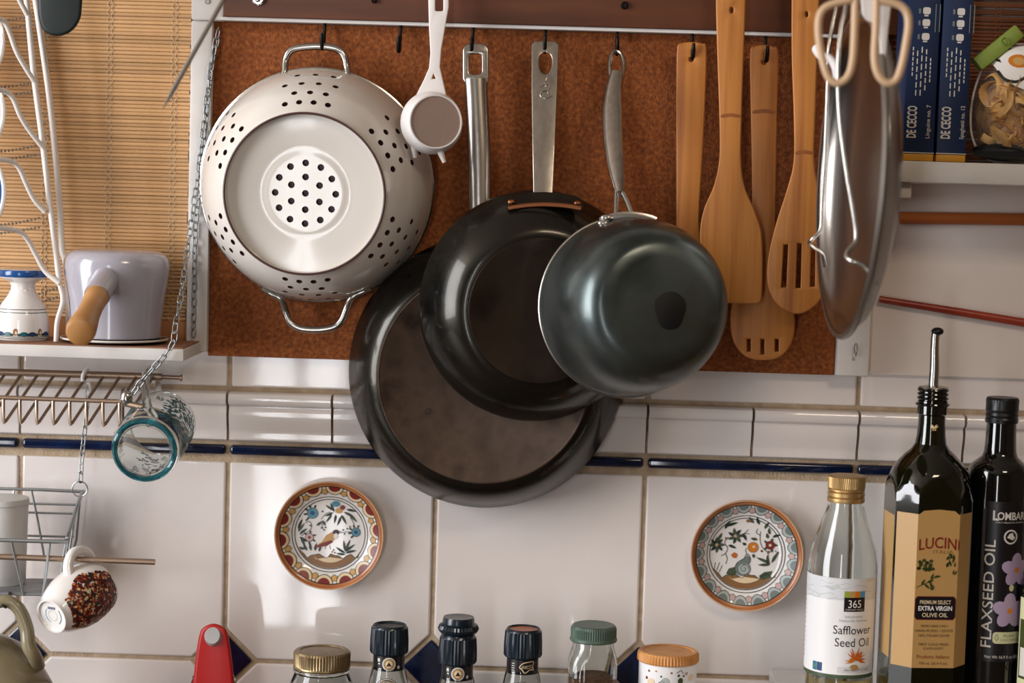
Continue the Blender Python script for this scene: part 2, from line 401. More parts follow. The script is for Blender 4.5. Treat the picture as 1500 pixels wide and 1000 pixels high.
t_top = prism([(g, .0685), (PT-g, .0685), (PT-g, .118), (g, .118)], .012, 0).mesh('tile', 14, .0020, 3)
t_str = prism([(g, .0030), (PT-g, .0030), (PT-g, .0125), (g, .0125)], .012, -.0035).mesh('tile', 40, .003, 3)
# moulded tile: bead on top, hollow, rounded face
prof = [(.012, .0165), (-.001, .0165), (-.0035, .018), (-.004, .021), (-.0035, .0245), (-.0045, .028), (-.0075, .036), (-.0088, .042), (-.0085, .047), (-.0072, .0495), (-.0072, .0505), (-.0125, .0530), (-.0142, .0562), (-.0142, .0595), (-.0125, .0625), (-.009, .0638), (.012, .0638)]
b = B(); n = len(prof)
b.add([(x, y, z) for x in (g*.6, PT/2-g*.6) for y, z in prof], [tuple(range(n)), tuple(range(2*n-1, n-1, -1))]+[(i, (i+1) % n, (i+1) % n+n, i+n) for i in range(n)])
t_mou = b.mesh('tile', 30)
for i in range(-2, 7):
    for me, m in ((t_mid, 'tile_white'), (t_low, 'tile_white'), (t_dia, 'tile_blue'), (t_top, 'tile_white'), (t_str, 'tile_blue')):
        o = link('tile', me, m, wb); o.location.x = i*PT
    for k in (0, .1):
        o = link('tile', t_mou, 'tile_white', wb); o.location.x = i*PT+k

# white painted panel above the tiles on the right, posts, rail and strip around the cork
YC = -.012
zc = W(760, 535, YC).z; zr = W(640, 33.5, -.03).z
xl = W(306, 420, YC).x; xr = W(1228, 420, YC).x
struct(B().box((W(1255, 500, 0).x, -.005, W(1400, 551.5, -.005).z), (1.6, .012, ZCEIL)).obj('trim_4', 'plaster'))
ck = B().box((xl, YC, zc), (xr-.0002, .012, zr-.003)).obj('cork_board', 'cork', bevel=.001)
tag(ck, 'large brown cork board behind the hanging pans and wooden utensils', 'cork board')
rl = thing('wooden_rail', 'dark brown wooden rail along the top above the row of hooks', 'rail', ((xl+xr)/2, 0, zr))
B().box((W(327, 20, -.03).x, -.03, zr+.0005), (xr+.06, -.0005, zr+.09)).obj('board', 'rail_wood', rl, bevel=.0015); rb = rl.children[0]
for sx, sy, q in ((378, -1, 9), (915, 8, 5.5), (548, 1, 4), (1400, 0, 0)):
    if not q: continue
    p = W(sx, sy, -.031); M = frame(p, (0, -1, 0)); r = q*S(-.03)
    B().lathe([(0, .002), (r*.45, .0022), (r*.5, .0012), (r*.75, .0012), (r*.8, .0022), (r, .001), (r, -.002)], M, 24).obj('screw', 'chrome' if q > 6 else 'black_iron', rb)
struct(B().box((W(322, 26, -.028).x, -.026, zr-.0026), (xr+.004, -.004, zr+.0003)).obj('trim_1', 'paint_white'))
zt = W(300, 515, -.02).z
pl = struct(B().box((W(276, 260, -.02).x, -.02, zt), (xl+.0005, .012, zr-.003)).box((W(280, 10, -.024).x, -.024, zr-.003), (W(327, 20, -.03).x-.0005, .012, zr+.1)).obj('trim_2', 'paint_white', bevel=.002))
p = W(304, 2, -.0245); B().lathe([(0, .001), (.002, .001), (.0026, 0), (.003, -.002)], frame(p, (0, -1, 0)), 16).obj('screw', 'steel_dull', pl)
pr = struct(B().box((xr, -.022, W(1250, 551, -.022).z), (W(1274, 520, -.022).x, .012, zr+.1)).obj('trim_3', 'paint_white', bevel=.002))
pe = W(1253, 512, -.026); B().tube([pe+V((.0012*math.cos(a), -.004*math.cos(a)*.3, .0055*math.sin(a))) for a in [2*PI*i/16 for i in range(16)]], .0007, 6, True).tube([pe+V((0, .001, -.0055)), pe+V((0, .006, -.0055))], .0007, 6).obj('screw_eye', 'steel_dull', pr)
p = W(1250, 526, -.0222); B().box(p+V((-.0012, -.0004, -.0012)), p+V((.0012, .001, .0012))).obj('nail_hole', 'grout', pr)

# blinds: every slat a part
def blind(name, label, xa, xb, za, zb, pitch, Y, m, threads):
    t = thing(name, label, 'blind', ((xa+xb)/2, Y, za))
    r = pitch*.44; bb = B().tube([(xa, 0, 0), (xb, 0, 0)], [(r*1.12, r*.6), (r*1.12, r*.6)], 8, up=(0, 1, 0)); me = bb.mesh('slat', 80)
    n = int((zb-za)/pitch)
    for i in range(n):
        o = link('slat', me, m, t); o.matrix_parent_inverse = Matrix.Translation(V(t.location)*-1)
        o.location = (random.uniform(-.002, .002)*.6, Y+random.uniform(-.0004, .0004), za+pitch*(i+.5)); o.rotation_euler = (0, random.uniform(-.0012, .0012), 0)
    for x in threads:
        for dx in (-.0018, .0018):
            pts = [(x+dx+(.0012 if i % 2 else -.0012)*(1 if dx > 0 else -1), Y-r*.8, za+pitch*i) for i in range(0, n, 1)]
            B().tube(pts, .00035, 4).obj('thread', 'thread' if m == 'bamboo_slat' else 'blind_bar', t)
    return t
zbl = W(150, 466, -.006).z
bt = blind('bamboo_blind', 'light tan bamboo slat blind behind the white plate rack', -.42, W(277, 250, -.006).x, zbl, W(150, -60, -.006).z, 5.5*S(0), -.006, 'bamboo_slat', [W(x, 200, -.006).x for x in (67, 160, 254)])
B().box((-.42, -.012, W(150, 497, -.008).z), (W(283, 480, -.008).x, .002, zbl)).obj('bottom_bar', 'blind_bar', bt, bevel=.002)

# hooks under the rail
def hook(x, y, what):
    t0 = W(x, y, -.02); p = V((t0.x, -.018, zr+.003)); e = W(x, y, -.04).z
    h = zr-e
    pts = [p, p+V((0, -.001, -.004)), p+V((0, -.003, -h*.55)), p+V((0, -.010, -h-.001)), p+V((0, -.019, -h-.003)), p+V((0, -.024, -h+.004)), p+V((0, -.025, -h+.010))]
    o = B().tube(catmull(pts, 6), [.0016, .0016, .0016, .0018, .0020, .0019, .0014], 10).obj('cup_hook', 'black_iron')
    tag(o, 'black iron cup hook '+what, 'hook', 'cup hooks under the wooden rail')
hook(475, 70, 'holding the colander by its top handle')
hook(586, 74, 'hanging empty between the colander and the small strainer')
hook(692, 76, 'holding the largest frying pan')
hook(798, 75, 'holding the flat-handled frying pan')
hook(903, 78, 'holding the saucepan')
hook(1013, 84, 'holding the leftmost wooden utensil')
hook(1120, 88, 'holding the wooden fork spoon')

# ------------------------------------------------------------------ pans on the cork board
def axis(px0, py0, Y0, px1, py1, Y1):
    a, b = W(px0, py0, Y0), W(px1, py1, Y1); return a, (b-a).normalized()
def shell(outer, th):
    """closed wall: outer profile from rim to centre, then back along the inside"""
    inner = []
    for i, (r, h) in enumerate(outer):
        a = outer[max(i-1, 0)]; b = outer[min(i+1, len(outer)-1)]
        d = V((b[0]-a[0], b[1]-a[1])).normalized()
        inner.append((max(r+d.y*-th if r > 1e-6 else 0, 0), h-abs(d.x)*th if True else h))
    inner[0] = (outer[0][0]-th, outer[0][1])
    return outer + inner[::-1]
# big frying pan
c1, n1 = axis(711, 545, -.024, 709, 553, -.072)
M1 = frame(c1, n1)
pan = thing('frying_pan', 'largest dark carbon steel frying pan, hanging lowest, brown flat underside', 'frying pan', c1)
R = 201*S(-.024)
prof = [(R, 0), (R, .0025), (R*.985, .006), (R*.945, .020), (R*.89, .034), (R*.83, .0435), (R*.785, .0475), (R*.762, .0485)]
B().lathe(shell(prof, .002)+[], M1, 96).obj('wall', 'carbon_steel', pan)
pb = B().lathe([(R*.764, .0470), (R*.762, .0490), (R*.752, .0492), (R*.745, .0486), (0, .0484), (0, .046)], M1, 96).obj('base', 'carbon_patina', pan)
p = W(627, 602, -.0735); B().tube([p+V((.0026*math.cos(2*PI*i/20), -.0004, .0026*math.sin(2*PI*i/20))) for i in range(20)], .00035, 5, True).obj('stamp', 'carbon_steel', pb)
def Yh1(x, y): return -.036-.020*max(0, (y-65))/280
eye = slab('handle_eye', 'brushed_steel', pan, [rrect(680, 66, 714, 122, 9), rrect(685, 77, 708, 111, 7)], Yh1, .007, 2.5)
B_ = 'steel'
pts = [(697, 116), (698, 140), (700, 180), (702, 230), (703, 300), (704, 356)]
B().tube(catmull([W(x, y, Yh1(x, y)) for x, y in pts], 6), [(k*S(-.04), .0062) for k in (17, 16.5, 16.5, 17, 16, 14)], 20, up=(0, -1, 0)).obj('handle', 'brushed_steel', pan)
# middle frying pan
c2, n2 = axis(783, 448, -.078, 793, 455, -.122)
M2 = frame(c2, n2)
pan2 = thing('frying_pan', 'middle-sized dark carbon steel frying pan with flat steel handle and copper-edged bracket', 'frying pan', c2)
R = 170*S(-.078)
prof = [(R, 0), (R, .0025), (R*.985, .006), (R*.93, .017), (R*.85, .029), (R*.77, .0375), (R*.70, .0425), (R*.655, .0445), (R*.62, .0448)]
B().lathe(shell(prof, .002), M2, 96).obj('wall', 'carbon_steel', pan2)
B().lathe([(R*.622, .0440), (R*.615, .0452), (R*.60, .0452), (R*.59, .0448), (0, .0446), (0, .043)], M2, 96).obj('base', 'patina_dark', pan2)
def Yh2(x, y): return -.036-.052*max(0, (y-62))/225
hd = slab('handle', 'brushed_steel', pan2, [[(780, 66), (784, 62), (812, 62), (817, 66), (815, 130), (812, 200), (808, 290), (783, 290), (781, 200), (780, 130)], smooth([(799, 75), (808, 80), (810, 93), (806, 106), (799, 110), (791, 106), (788, 93), (790, 80)], 4)], Yh2, .0042, 1.6)
em = B()
for seg in ([(799, 118), (801, 114)], [(792, 128), (797, 123), (805, 125), (803, 132), (794, 134), (792, 141), (800, 144), (808, 140)], [(801, 131), (804, 138)], [(798, 121), (801, 127)]):
    em.tube(catmull([W(x, y, Yh2(x, y)-.0023) for x, y in seg], 5), .0008, 6)
em.obj('engraved_emblem', 'steel_dull', hd)
br = slab('bracket', 'carbon_steel', pan2, [smooth([(744, 305), (746, 290), (760, 285), (797, 282), (835, 286), (849, 291), (852, 305), (825, 302), (797, 300), (765, 302)], 3)], lambda x, y: -.092-max(0, y-283)*.0009, .003, 1)
B().tube(catmull([W(x, y, -.1135) for x, y in ((744, 305), (770, 301), (797, 299.5), (825, 301), (851, 305))], 6), [(.0012, .0021)]*2, 8, up=(0, 0, 1)).obj('bracket_edge', 'copper', br)
for x, y in ((749, 296), (846, 298)):
    B().ball(W(x, y, -.107), (.0035, .002, .0028), 12).obj('rivet', 'copper', br)
# saucepan
c3, n3 = axis(917, 450, -.142, 966, 444, -.232)
M3 = frame(c3, n3)
sp = thing('saucepan', 'deep dark blue-grey steel saucepan hanging base outward, with burnt spot', 'saucepan', c3)
R = 131*S(-.142)
prof = [(R, 0), (R*1.005, .002), (R*.995, .004), (R*.985, .012), (R*.97, .032), (R*.935, .054), (R*.87, .072), (R*.78, .0855), (R*.69, .092), (R*.62, .0942), (R*.5, .095), (0, .0948)]
sb = B().lathe(shell(prof, .002), M3, 96).obj('body', 'carbon_blue', sp)
B().tube([M3 @ V((R*1.003*math.cos(2*PI*i/96), R*1.003*math.sin(2*PI*i/96), .0005)) for i in range(96)], .0013, 8, True).obj('rim', 'steel_dull', sp)
bs = B(); n = 40
ring = lambda k, h: [M3 @ V((.009+k*(.0135+.0012*math.sin(3*a))*math.cos(a), -.006+k*(.017+.001*math.cos(2*a))*math.sin(a), h)) for a in [2*PI*i/n for i in range(n)]]
a0, a1 = ring(1, .0950), ring(.95, .0953)
bs.add(a0+a1, [(i, (i+1) % n, (i+1) % n+n, i+n) for i in range(n)]+[tuple(range(n, 2*n))]); bs.obj('burnt_spot', 'burnt_spot', sb)
def Yh3(y): return -.040-.115*max(0, y-75)/245
HB = [(903, 108), (899, 130), (897, 160), (898, 200), (902, 240), (906, 268), (909, 284)]
B().tube(catmull([W(x, y, Yh3(y)) for x, y in HB], 6), [(k*1.2*S(-.08), .0052) for k in (9, 11, 13, 12.5, 10.5, 7.5, 5)], 18, up=(-.25, -1, 0)).obj('handle', 'brushed_steel', sp); sph = sp.children[-1]
B().tube(catmull([W(x, y, Yh3(y)) for x, y in ((897, 128), (894, 112), (893, 95), (896, 80), (903, 75), (910, 80), (914, 94), (912, 110), (907, 128))], 6), [(.0020, .0028)]*2, 12).obj('handle_eye', 'brushed_steel', sp)
B().tube([W(904, 262, Yh3(262)), W(903, 285, Yh3(285)), W(902, 316, -.156)], .0022, 10).tube([W(911, 280, Yh3(280)), W(919, 296, Yh3(296)), W(927, 317, -.156)], .0024, 10).obj('handle_prong', 'steel', sp)
B().tube(catmull([W(x, y, -.160) for x, y in ((880, 326), (890, 322), (905, 318), (925, 317), (945, 320), (960, 325))], 5), [(.0012, .0045)]*2, 10, up=(0, 0, 1)).obj('bracket', 'steel', sp); spb = [o_ for o_ in sp.children if o_.name.startswith('bracket')][0]
for x, y in ((889, 319), (885, 327)): B().ball(W(x, y, -.164), (.006, .003, .0030), 14).obj('rivet', 'steel', spb)

# ------------------------------------------------------------------ colander
c4, n4 = axis(464, 272, -.030, 446, 284, -.116)
M4 = frame(c4, n4)
cl = thing('colander', 'round white enamel colander with steel handles hanging face down on a hook', 'colander', c4)
R = 170*S(-.030)
outer = [(R, 0), (R*.992, .006), (R*.965, .022), (R*.915, .041), (R*.845, .058), (R*.765, .071), (R*.70, .0785), (R*.672, .081), (R*.668, .0885), (R*.655, .0885), (R*.648, .082), (R*.60, .0812), (R*.40, .0800), (R*.365, .0790), (R*.33, .0800), (R*.30, .0800), (R*.24, .0800), (R*.18, .0800), (R*.12, .0800), (R*.06, .0800), (0, .0800)]
th = .0016; inner = [(max(r-th*.9, 0), h-th) for r, h in outer[1:8]]+[(R*.64, .0785), (R*.36, .0773), (0, .079)]
inner = [(R-th, 0)]+inner
wall = B().lathe(outer+inner[::-1], M4, 96).mesh('bowl', 35)
cut = B()
def cutter(p, d, r):
    cut.lathe([(0, -.006), (r, -.006), (r, .006), (0, .006)], frame(p, d), 12)
rr = .0031; q = 24*S(-.116)
for k, (rad, cnt, ph) in enumerate(((0, 1, 0), (q, 6, 30), (q*1.86, 12, 0))):
    for i in range(cnt):
        a = math.radians(ph+360*i/cnt); cutter((rad*math.cos(a), rad*math.sin(a), .0797), (0, 0, 1), rr)
def on_wall(t):                                        # t in metres of radius
    for (ra, ha), (rb, hb) in zip(outer[:8], outer[1:8]):
        if rb <= t <= ra:
            f = (ra-t)/(ra-rb) if ra > rb else 0; return ha+(hb-ha)*f, (ra-rb, hb-ha)
    return .07, (1, 1)
for k in range(6):
    base = math.radians(90+60*k)
    for row, (rad, cnt) in enumerate(((.955, 3), (.89, 4), (.82, 3), (.745, 4))):
        for i in range(cnt):
            a = base+math.radians((i-(cnt-1)/2)*9.2+(.6 if row % 2 else -.6)); t = R*rad; h, d = on_wall(t)
            nr = V((d[1], d[0])).normalized()          # outward normal (radial, axial)
            cutter((t*math.cos(a), t*math.sin(a), h), (nr.x*math.cos(a), nr.x*math.sin(a), nr.y), rr*.92)
cut.v = [M4 @ v for v in cut.v]
ow = link('bowl', wall, 'enamel_white'); oc = link('cut', cut.mesh('cut'), 'enamel_edge')
md = ow.modifiers.new('holes', 'BOOLEAN'); md.object = oc; md.solver = 'EXACT'; md.material_mode = 'TRANSFER'
bpy.context.view_layer.update()
me = bpy.data.meshes.new_from_object(ow.evaluated_get(bpy.context.evaluated_depsgraph_get()))
bpy.data.objects.remove(oc); bpy.data.objects.remove(ow); me.name = 'bowl'
finish(me, 35); me.materials.append(MATS['enamel_black_and_shade']); MI = M4.inverted()
for p in me.polygons:
    if p.material_index == 0:
        q = MI @ p.center; nl = (MI.to_3x3() @ p.normal)
        if nl.dot(V((q.x, q.y, q.z+.02))) < 0 and q.z < .0795: p.material_index = len(me.materials)-1  # inner faces coloured black, standing in for shade seen through the holes
link('bowl', me, 'enamel_white', cl)
def torus(name, M, R, r, h, m, parent, seg=96): return B().tube([M @ V((R*math.cos(2*PI*i/seg), R*math.sin(2*PI*i/seg), h)) for i in range(seg)], r, 8, True).obj(name, m, parent)
torus('rim', M4, R, .0017, .0, 'steel', cl); torus('foot_edge', M4, R*.6615, .0011, .0886, 'enamel_edge', cl)
for pts in (((385, 128), (404, 118), (416, 108), (418, 90), (424, 76), (438, 70), (470, 68), (494, 72), (504, 82), (508, 98), (511, 113), (524, 122), (541, 130)),
            ((384, 423), (400, 432), (412, 438), (418, 455), (425, 472), (440, 481), (465, 483), (489, 479), (501, 468), (508, 450), (515, 436), (528, 429), (543, 422))):
    k = len(pts)
    B().tube(catmull([W(x, y, -.036 if 2 < i < k-3 else -.040) for i, (x, y) in enumerate(pts)], 6), [(.0022, .0034), (.0034, .0034), (.0034, .0034), (.0034, .0034), (.0034, .0034), (.0022, .0034)], 12, up=(0, -1, 0)).obj('handle', 'steel', cl)

# ------------------------------------------------------------------ small strainer
c5, n5 = axis(631, 180, -.086, 639, 178, -.108)
M5 = frame(c5, n5)
st = thing('tea_strainer', 'small white plastic strainer with fine mesh hanging beside the colander', 'strainer', c5)
R = 46*S(-.086)
B().lathe([(R*.93, 0), (R*.99, .001), (R, .004), (R*.97, .007), (R*.86, .020), (R*.84, .0215), (R*.80, .0215), (R*.79, .019), (R*.90, .004)], M5, 64, closed=True).obj('ring', 'plastic_white', st)
b = B(); r = R*.80; n = 46
for i in range(n):
    t = -r+2*r*(i+.5)/n; hl = math.sqrt(max(r*r-t*t, 0)); wd = r/n*.62
    b.add([M5 @ V(q) for q in ((t-wd, -hl, .0202), (t+wd, -hl, .0202), (t+wd, hl, .0202), (t-wd, hl, .0202))], [(0, 1, 2, 3)])
    b.add([M5 @ V(q) for q in ((-hl, t-wd, .0206), (hl, t-wd, .0206), (hl, t+wd, .0206), (-hl, t+wd, .0206))], [(0, 1, 2, 3)])
o = b.obj('mesh', 'mesh_fabric', st); o['kind'] = 'stuff'
slab('handle', 'plastic_white', st, [[(630, -25), (633, -31), (653, -31), (656, -25), (656, 10), (652, 32), (645, 72), (643, 98), (647, 116), (652, 138), (612, 138), (622, 118), (630, 100), (632, 78), (630, 40), (629, 0)], rrect(636, -24, 651, 18, 4), [(635, 103), (641, 117), (630, 117)]], lambda x, y: -.050-.040*max(0, y)/135, .004, 1.6)
for (x, y), (u, v) in (((606, 212), (608, 231)), ((645, 222), (651, 238))): B().tube([W(x, y, -.092), W(u, v, -.092)], [.0032, .0018], 10).obj('foot', 'plastic_white', st)

# ------------------------------------------------------------------ wooden utensils
def keyhole(x, y, r=6): return [(x-2.2, y-16), (x+2.2, y-16), (x+2.2, y-r*.9)]+[(x+r*math.sin(a), y-r*math.cos(a)) for a in [math.radians(25+310*i/16) for i in range(17)]]+[(x-2.2, y-r*.9)]
def slot(x, y0, y1, h): return [(x-h, y0), (x+h, y0), (x+h, y1), (x-h, y1)]
def utensil(name, label, outl, holes, Y, th=.006, nodes=()):
    xs = [p[0] for p in outl]; t = thing(name, label, 'utensil', W(sum(xs)/len(xs), 60, Y), 'bamboo utensils on the cork board')
    f = Y if callable(Y) else (lambda x, y: Y)
    bd = slab('body', 'bamboo', t, [smooth(outl, 4)]+holes, f, th, 2.4)
    for xa, xb, yn in nodes:
        slab('bamboo_joint', 'bamboo_node', bd, [smooth([(xa, yn), ((xa+xb)/2, yn-2), (xb, yn), (xb, yn+4), ((xa+xb)/2, yn+2.5), (xa, yn+4)], 3)], lambda x, y: f(x, y)-th/2, .0007, .2)
    return t
utensil('wooden_spoon', 'leftmost bamboo utensil, straight handle with keyhole, head behind the saucepan', [(994, 74), (998, 66), (1013, 64), (1028, 66), (1033, 74), (1031, 140), (1026, 240), (1022, 310), (1024, 350), (1036, 400), (1040, 440), (1030, 480), (1005, 495), (982, 475), (975, 440), (982, 395), (992, 345), (993, 290), (993, 200), (993, 130)], [keyhole(1013, 87)], -.036)
utensil('wooden_spatula', 'bamboo spatula with a broad solid blade squared off at the bottom', [(1052, -62), (1072, -70), (1090, -62), (1090, 0), (1087, 80), (1084, 170), (1083, 235), (1089, 275), (1103, 308), (1113, 340), (1115, 380), (1114, 428), (1112, 439), (1104, 442), (1060, 441), (1050, 437), (1038, 405), (1029, 362), (1028, 335), (1034, 305), (1048, 272), (1056, 232), (1056, 170), (1053, 80), (1051, 0)], [circ(1072, 15, 5, 7)], -.056, .007, [(1057, 1083, 168)])
utensil('wooden_fork', 'bamboo fork spoon with short tines, hanging behind the two spatulas', [(1101, 80), (1106, 71), (1119, 68), (1132, 71), (1138, 80), (1136, 160), (1134, 260), (1133, 340), (1138, 395), (1154, 432), (1162, 468), (1158, 500), (1142, 520), (1118, 525), (1094, 520), (1077, 500), (1072, 468), (1078, 435), (1095, 395), (1103, 340), (1104, 260), (1102, 160)], [keyhole(1119, 91)]+[slot(x, 494, y, 5) for x, y in ((1097, 517), (1117, 521), (1138, 517))], -.034, .006, [(1104, 1134, 162)])
utensil('slotted_spatula', 'bamboo spatula with three long slots and a rounded end', [(1163, -62), (1182, -70), (1199, -62), (1198, 0), (1195, 80), (1192, 170), (1190, 235), (1197, 280), (1205, 325), (1209, 375), (1208, 410), (1200, 436), (1184, 452), (1166, 457), (1146, 449), (1131, 430), (1126, 405), (1129, 370), (1140, 325), (1156, 275), (1165, 235), (1165, 170), (1162, 80), (1162, 0)], [circ(1182, 21, 4.5, 6.5), [(1146, 356), (1157, 356), (1154, 423), (1142, 423)], [(1166, 354), (1177, 354), (1175, 424), (1163, 424)], [(1186, 356), (1197, 356), (1196, 422), (1184, 422)]], -.056, .007, [(1166, 1189, 222)])

# ------------------------------------------------------------------ left shelf and what stands on it
ZS = W(269, 509.6, -.105).z; XS = W(269, 515, -.105).x
sh = thing('wall_shelf', 'white painted shelf board with brown top under the bamboo blind', 'shelf', (XS-.2, -.05, ZS))
B().box((-.45, -.105, ZS-.0122), (XS, -.0005, ZS-.0012)).obj('board', 'paint_white', sh, bevel=.0012)
B().box((-.45, -.1035, ZS-.0012), (XS-.001, -.0125, ZS)).obj('top', 'shelf_top', sh)
# vase
Yv = -.062; k = S(Yv); xv = W(33, 480, Yv).x
vs = thing('ceramic_vase', 'white ceramic candle vase with blue rim and painted band on the shelf', 'vase', (xv, Yv, ZS))
pv = [(0, 0), (36, 0), (38.5, 3), (39, 14), (38, 28), (36, 40), (31, 52), (23, 63), (18, 72), (17, 78), (19, 84), (27, 88), (34, 91), (35.5, 93), (36, 101), (35, 103), (30, 103.5), (8, 101), (7, 60), (0, 60)]
B().lathe([(r*k, h*k) for r, h in pv], Matrix.Translation((xv, Yv, ZS)), 48).obj('body', 'ceramic_white', vs)
B().lathe([(r*k, h*k) for r, h in ((35.6, 92.5), (36.4, 94), (36.8, 101), (35.6, 102.8), (34.5, 102))], Matrix.Translation((xv, Yv, ZS)), 48).obj('blue_rim', mat('cobalt', '#1f4f8a', .2, coat=.4), vs)
def vmap(u, v, e):
    hs = pv[1:12]
    for (ra, ha), (rb, hb) in zip(hs, hs[1:]):
        if ha <= v <= hb and hb > ha: r = ra+(rb-ra)*(v-ha)/(hb-ha); break
    else: r = 38
    a = -PI/2+u/38; return V((xv+(r*k+e)*math.cos(a), Yv+(r*k+e)*math.sin(a), ZS+v*k))
P = Paint(vmap, maxlen=4)
for v, wd in ((3.5, .8), (6, .8), (41, .9), (45.5, .9)): P.stroke([(-60+i*3, v) for i in range(41)], wd, 'p_dgreen')
for i in range(9):
    u = -48+i*12
    if i % 3 == 1: P.ell(u, 13, 3.4, 5.2, 'p_brown', 3); P.ell(u+.8, 12, 1.6, 2.6, 'p_cream', 4)
    else: P.ell(u, 10, 5.4, 3, 'p_teal' if i % 2 else 'p_dblue', 2); P.stroke(circ(u, 10, 5.4, 3, 14), .5, 'p_black', 3, True)
    P.ell(u+6, 9, 3.4, 2, 'p_dgreen', 2)
P.obj('painted_band', vs.children[0])
# upside-down enamel pot with its lid
Yp = -.060; k = S(Yp); xp = W(170, 440, Yp).x
ld = thing('pot_lid', 'black and white enamel lid lying flat under the lavender pot', 'lid', (xp, Yp, ZS))
B().lathe([(0, 0), (60*k, 0), (70*k, .001), (77*k, .0024), (78*k, .0036), (74*k, .0042), (0, .004)], Matrix.Translation((xp-.0008, Yp, ZS)), 64).obj('lid_plate', 'enamel_black_and_shade', ld)
torus('lid_rim', Matrix.Translation((xp-.0008, Yp, ZS)), 77.5*k, .0010, .0036, 'enamel_white', ld)
po = thing('enamel_pot', 'lavender grey enamel pot turned upside down on the shelf, wooden handle', 'pot', (xp, Yp, ZS+.0047))
pp = [(64, 0), (66, 1), (66, 6), (67.5, 30), (71, 60), (76, 90), (77, 104), (76, 114), (72, 121), (65, 126), (56, 128), (0, 129)]
B().lathe([((r-2)*k, h*k) for r, h in pp[:3]][::-1][:0]+[(r*k, h*k) for r, h in pp]+[(max(r-2.5, 0)*k, max(h-2.5, 0)*k) for r, h in pp[::-1]], Matrix.Translation((xp, Yp, ZS+.0047)), 72).obj('body', 'lavender', po, sharp=60)
a, bq, cq = W(155, 409, -.104), W(143, 431, -.132), W(117, 487, -.205)
B().tube(catmull([W(158, 402, -.095), a, bq+(bq-a)*.1], 5), [.0140, .0118, .0115], 24).obj('handle_socket', 'lavender', po)
d = cq-bq
B().tube([bq-d*.05, bq+d*.1, bq+d*.3, bq+d*.55, bq+d*.8, bq+d*.93, cq, cq+d*.02], [.0100, .0106, .0099, .0102, .0122, .0130, .0122, .0095], 24).obj('handle', 'handle_wood', po, sharp=50)
# plate rack of white wire, with plates
pk = thing('plate_rack', 'white coated wire plate rack with curved arms in front of the blind', 'rack', W(40, 420, -.08))
B().tube(catmull([W(x, y, -.085) for x, y in ((32, -40), (39, 0), (49, 105), (62, 205), (72, 290), (82, 370), (87, 414))], 6), 4.3*S(-.08), 10).obj('upright', 'wire_white', pk)
B().tube(catmull([W(x, y, -.045) for x, y in ((46, -40), (52, 0), (70, 125), (81, 225), (88, 310), (91, 365), (96, 385), (100, 440), (101, 492))], 6), 4.5*S(-.05), 10).obj('upright', 'wire_white', pk)
for pts in (((5, -40), (22, -12), (40, 22)), ((-40, 34), (-14, 28), (4, 30), (13, 45), (24, 75), (38, 100), (51, 120)), ((-40, 140), (-10, 132), (8, 134), (19, 144), (30, 170), (44, 192), (62, 215)), ((-40, 240), (-10, 234), (16, 236), (28, 246), (38, 268), (50, 292), (66, 310)), ((-40, 336), (-5, 334), (26, 338), (40, 350), (52, 372), (66, 397), (87, 415))):
    B().tube(catmull([W(x, y, -.088-.0006*max(0, 60-x)) for x, y in pts], 6), 3.8*S(-.08), 10).obj('arm', 'wire_white', pk)
B().tube(catmull([W(x, y, -.085-.0003*i*0) for i, (x, y) in enumerate(((87, 414), (92, 440), (84, 470), (82, 500)))], 5), 3.6*S(-.08), 10).obj('foot', 'wire_white', pk)
for y, col, what in ((62, 'ceramic_white', 'white ceramic plate standing at the top of the wire rack'), (165, 'ceramic_cream', 'cream ceramic plate in the middle of the wire rack'), (282, 'cobalt', 'dark blue ceramic plate with white rim in the wire rack')):
    t = thing('plate', what, 'plate', W(-78, y, -.035-.0002*y), 'plates in the wire rack')
    M = frame(W(-79, y, -.035-.0002*y), (0.15, -1, .12)); r = .053
    B().lathe([(0, .0), (r*.6, 0), (r*.95, .006), (r, .008), (r*.97, .0085), (r*.62, .003), (0, .003)], M, 64).obj('dish', col, t)
    torus('rim', M, r*.985, .0022, .008, 'ceramic_white', t)
for i, (ya, yb) in enumerate(((30, 20), (128, 118), (222, 211), (330, 318), (447, 420))):
    b = B(); L = 62 if i < 4 else 88
    for dy, sag in ((0, 3), (14, 1)):
        pts = [W(-20+(L+20)*j/40, ya+dy+(yb-ya)*j/40+sag*math.sin(PI*j/40), -.026) for j in range(41)]
        ln = sum((pts[j+1]-pts[j]).length for j in range(40)); n = int(ln/.0034)
        for j in range(n): b.ball(pts[int(j*40/n)].lerp(pts[min(int(j*40/n)+1, 40)], (j*40/n) % 1), .00135, 6)
    o = b.obj('ball_chain', 'steel_dull'); tag(o, 'thin metal ball chain behind the wire plate rack, %s from the top' % ('first', 'second', 'third', 'fourth', 'lowest one, fifth')[i], 'chain', 'ball chains behind the plate rack')
o = slab('knife_handle', 'dark_green', None, [smooth([(60, -60), (88, -66), (116, -60), (115, 10), (111, 30), (100, 43), (84, 48), (69, 43), (62, 28), (60, 0)], 4)], -.10, .014, 5)
tag(o, 'dark green rounded utensil handle hanging down at the top left corner', 'handle')
a, bq = W(340, -24, -.26), W(238, 160, -.30)
o = B().tube([W(385, -110, -.25), a, a.lerp(bq, .5), a.lerp(bq, .86), bq], [.0022, .0021, .0020, .0020, .0003], 8).obj('metal_skewer', 'steel_dull')
tag(o, 'thin metal skewer pointing down across the white post', 'skewer')

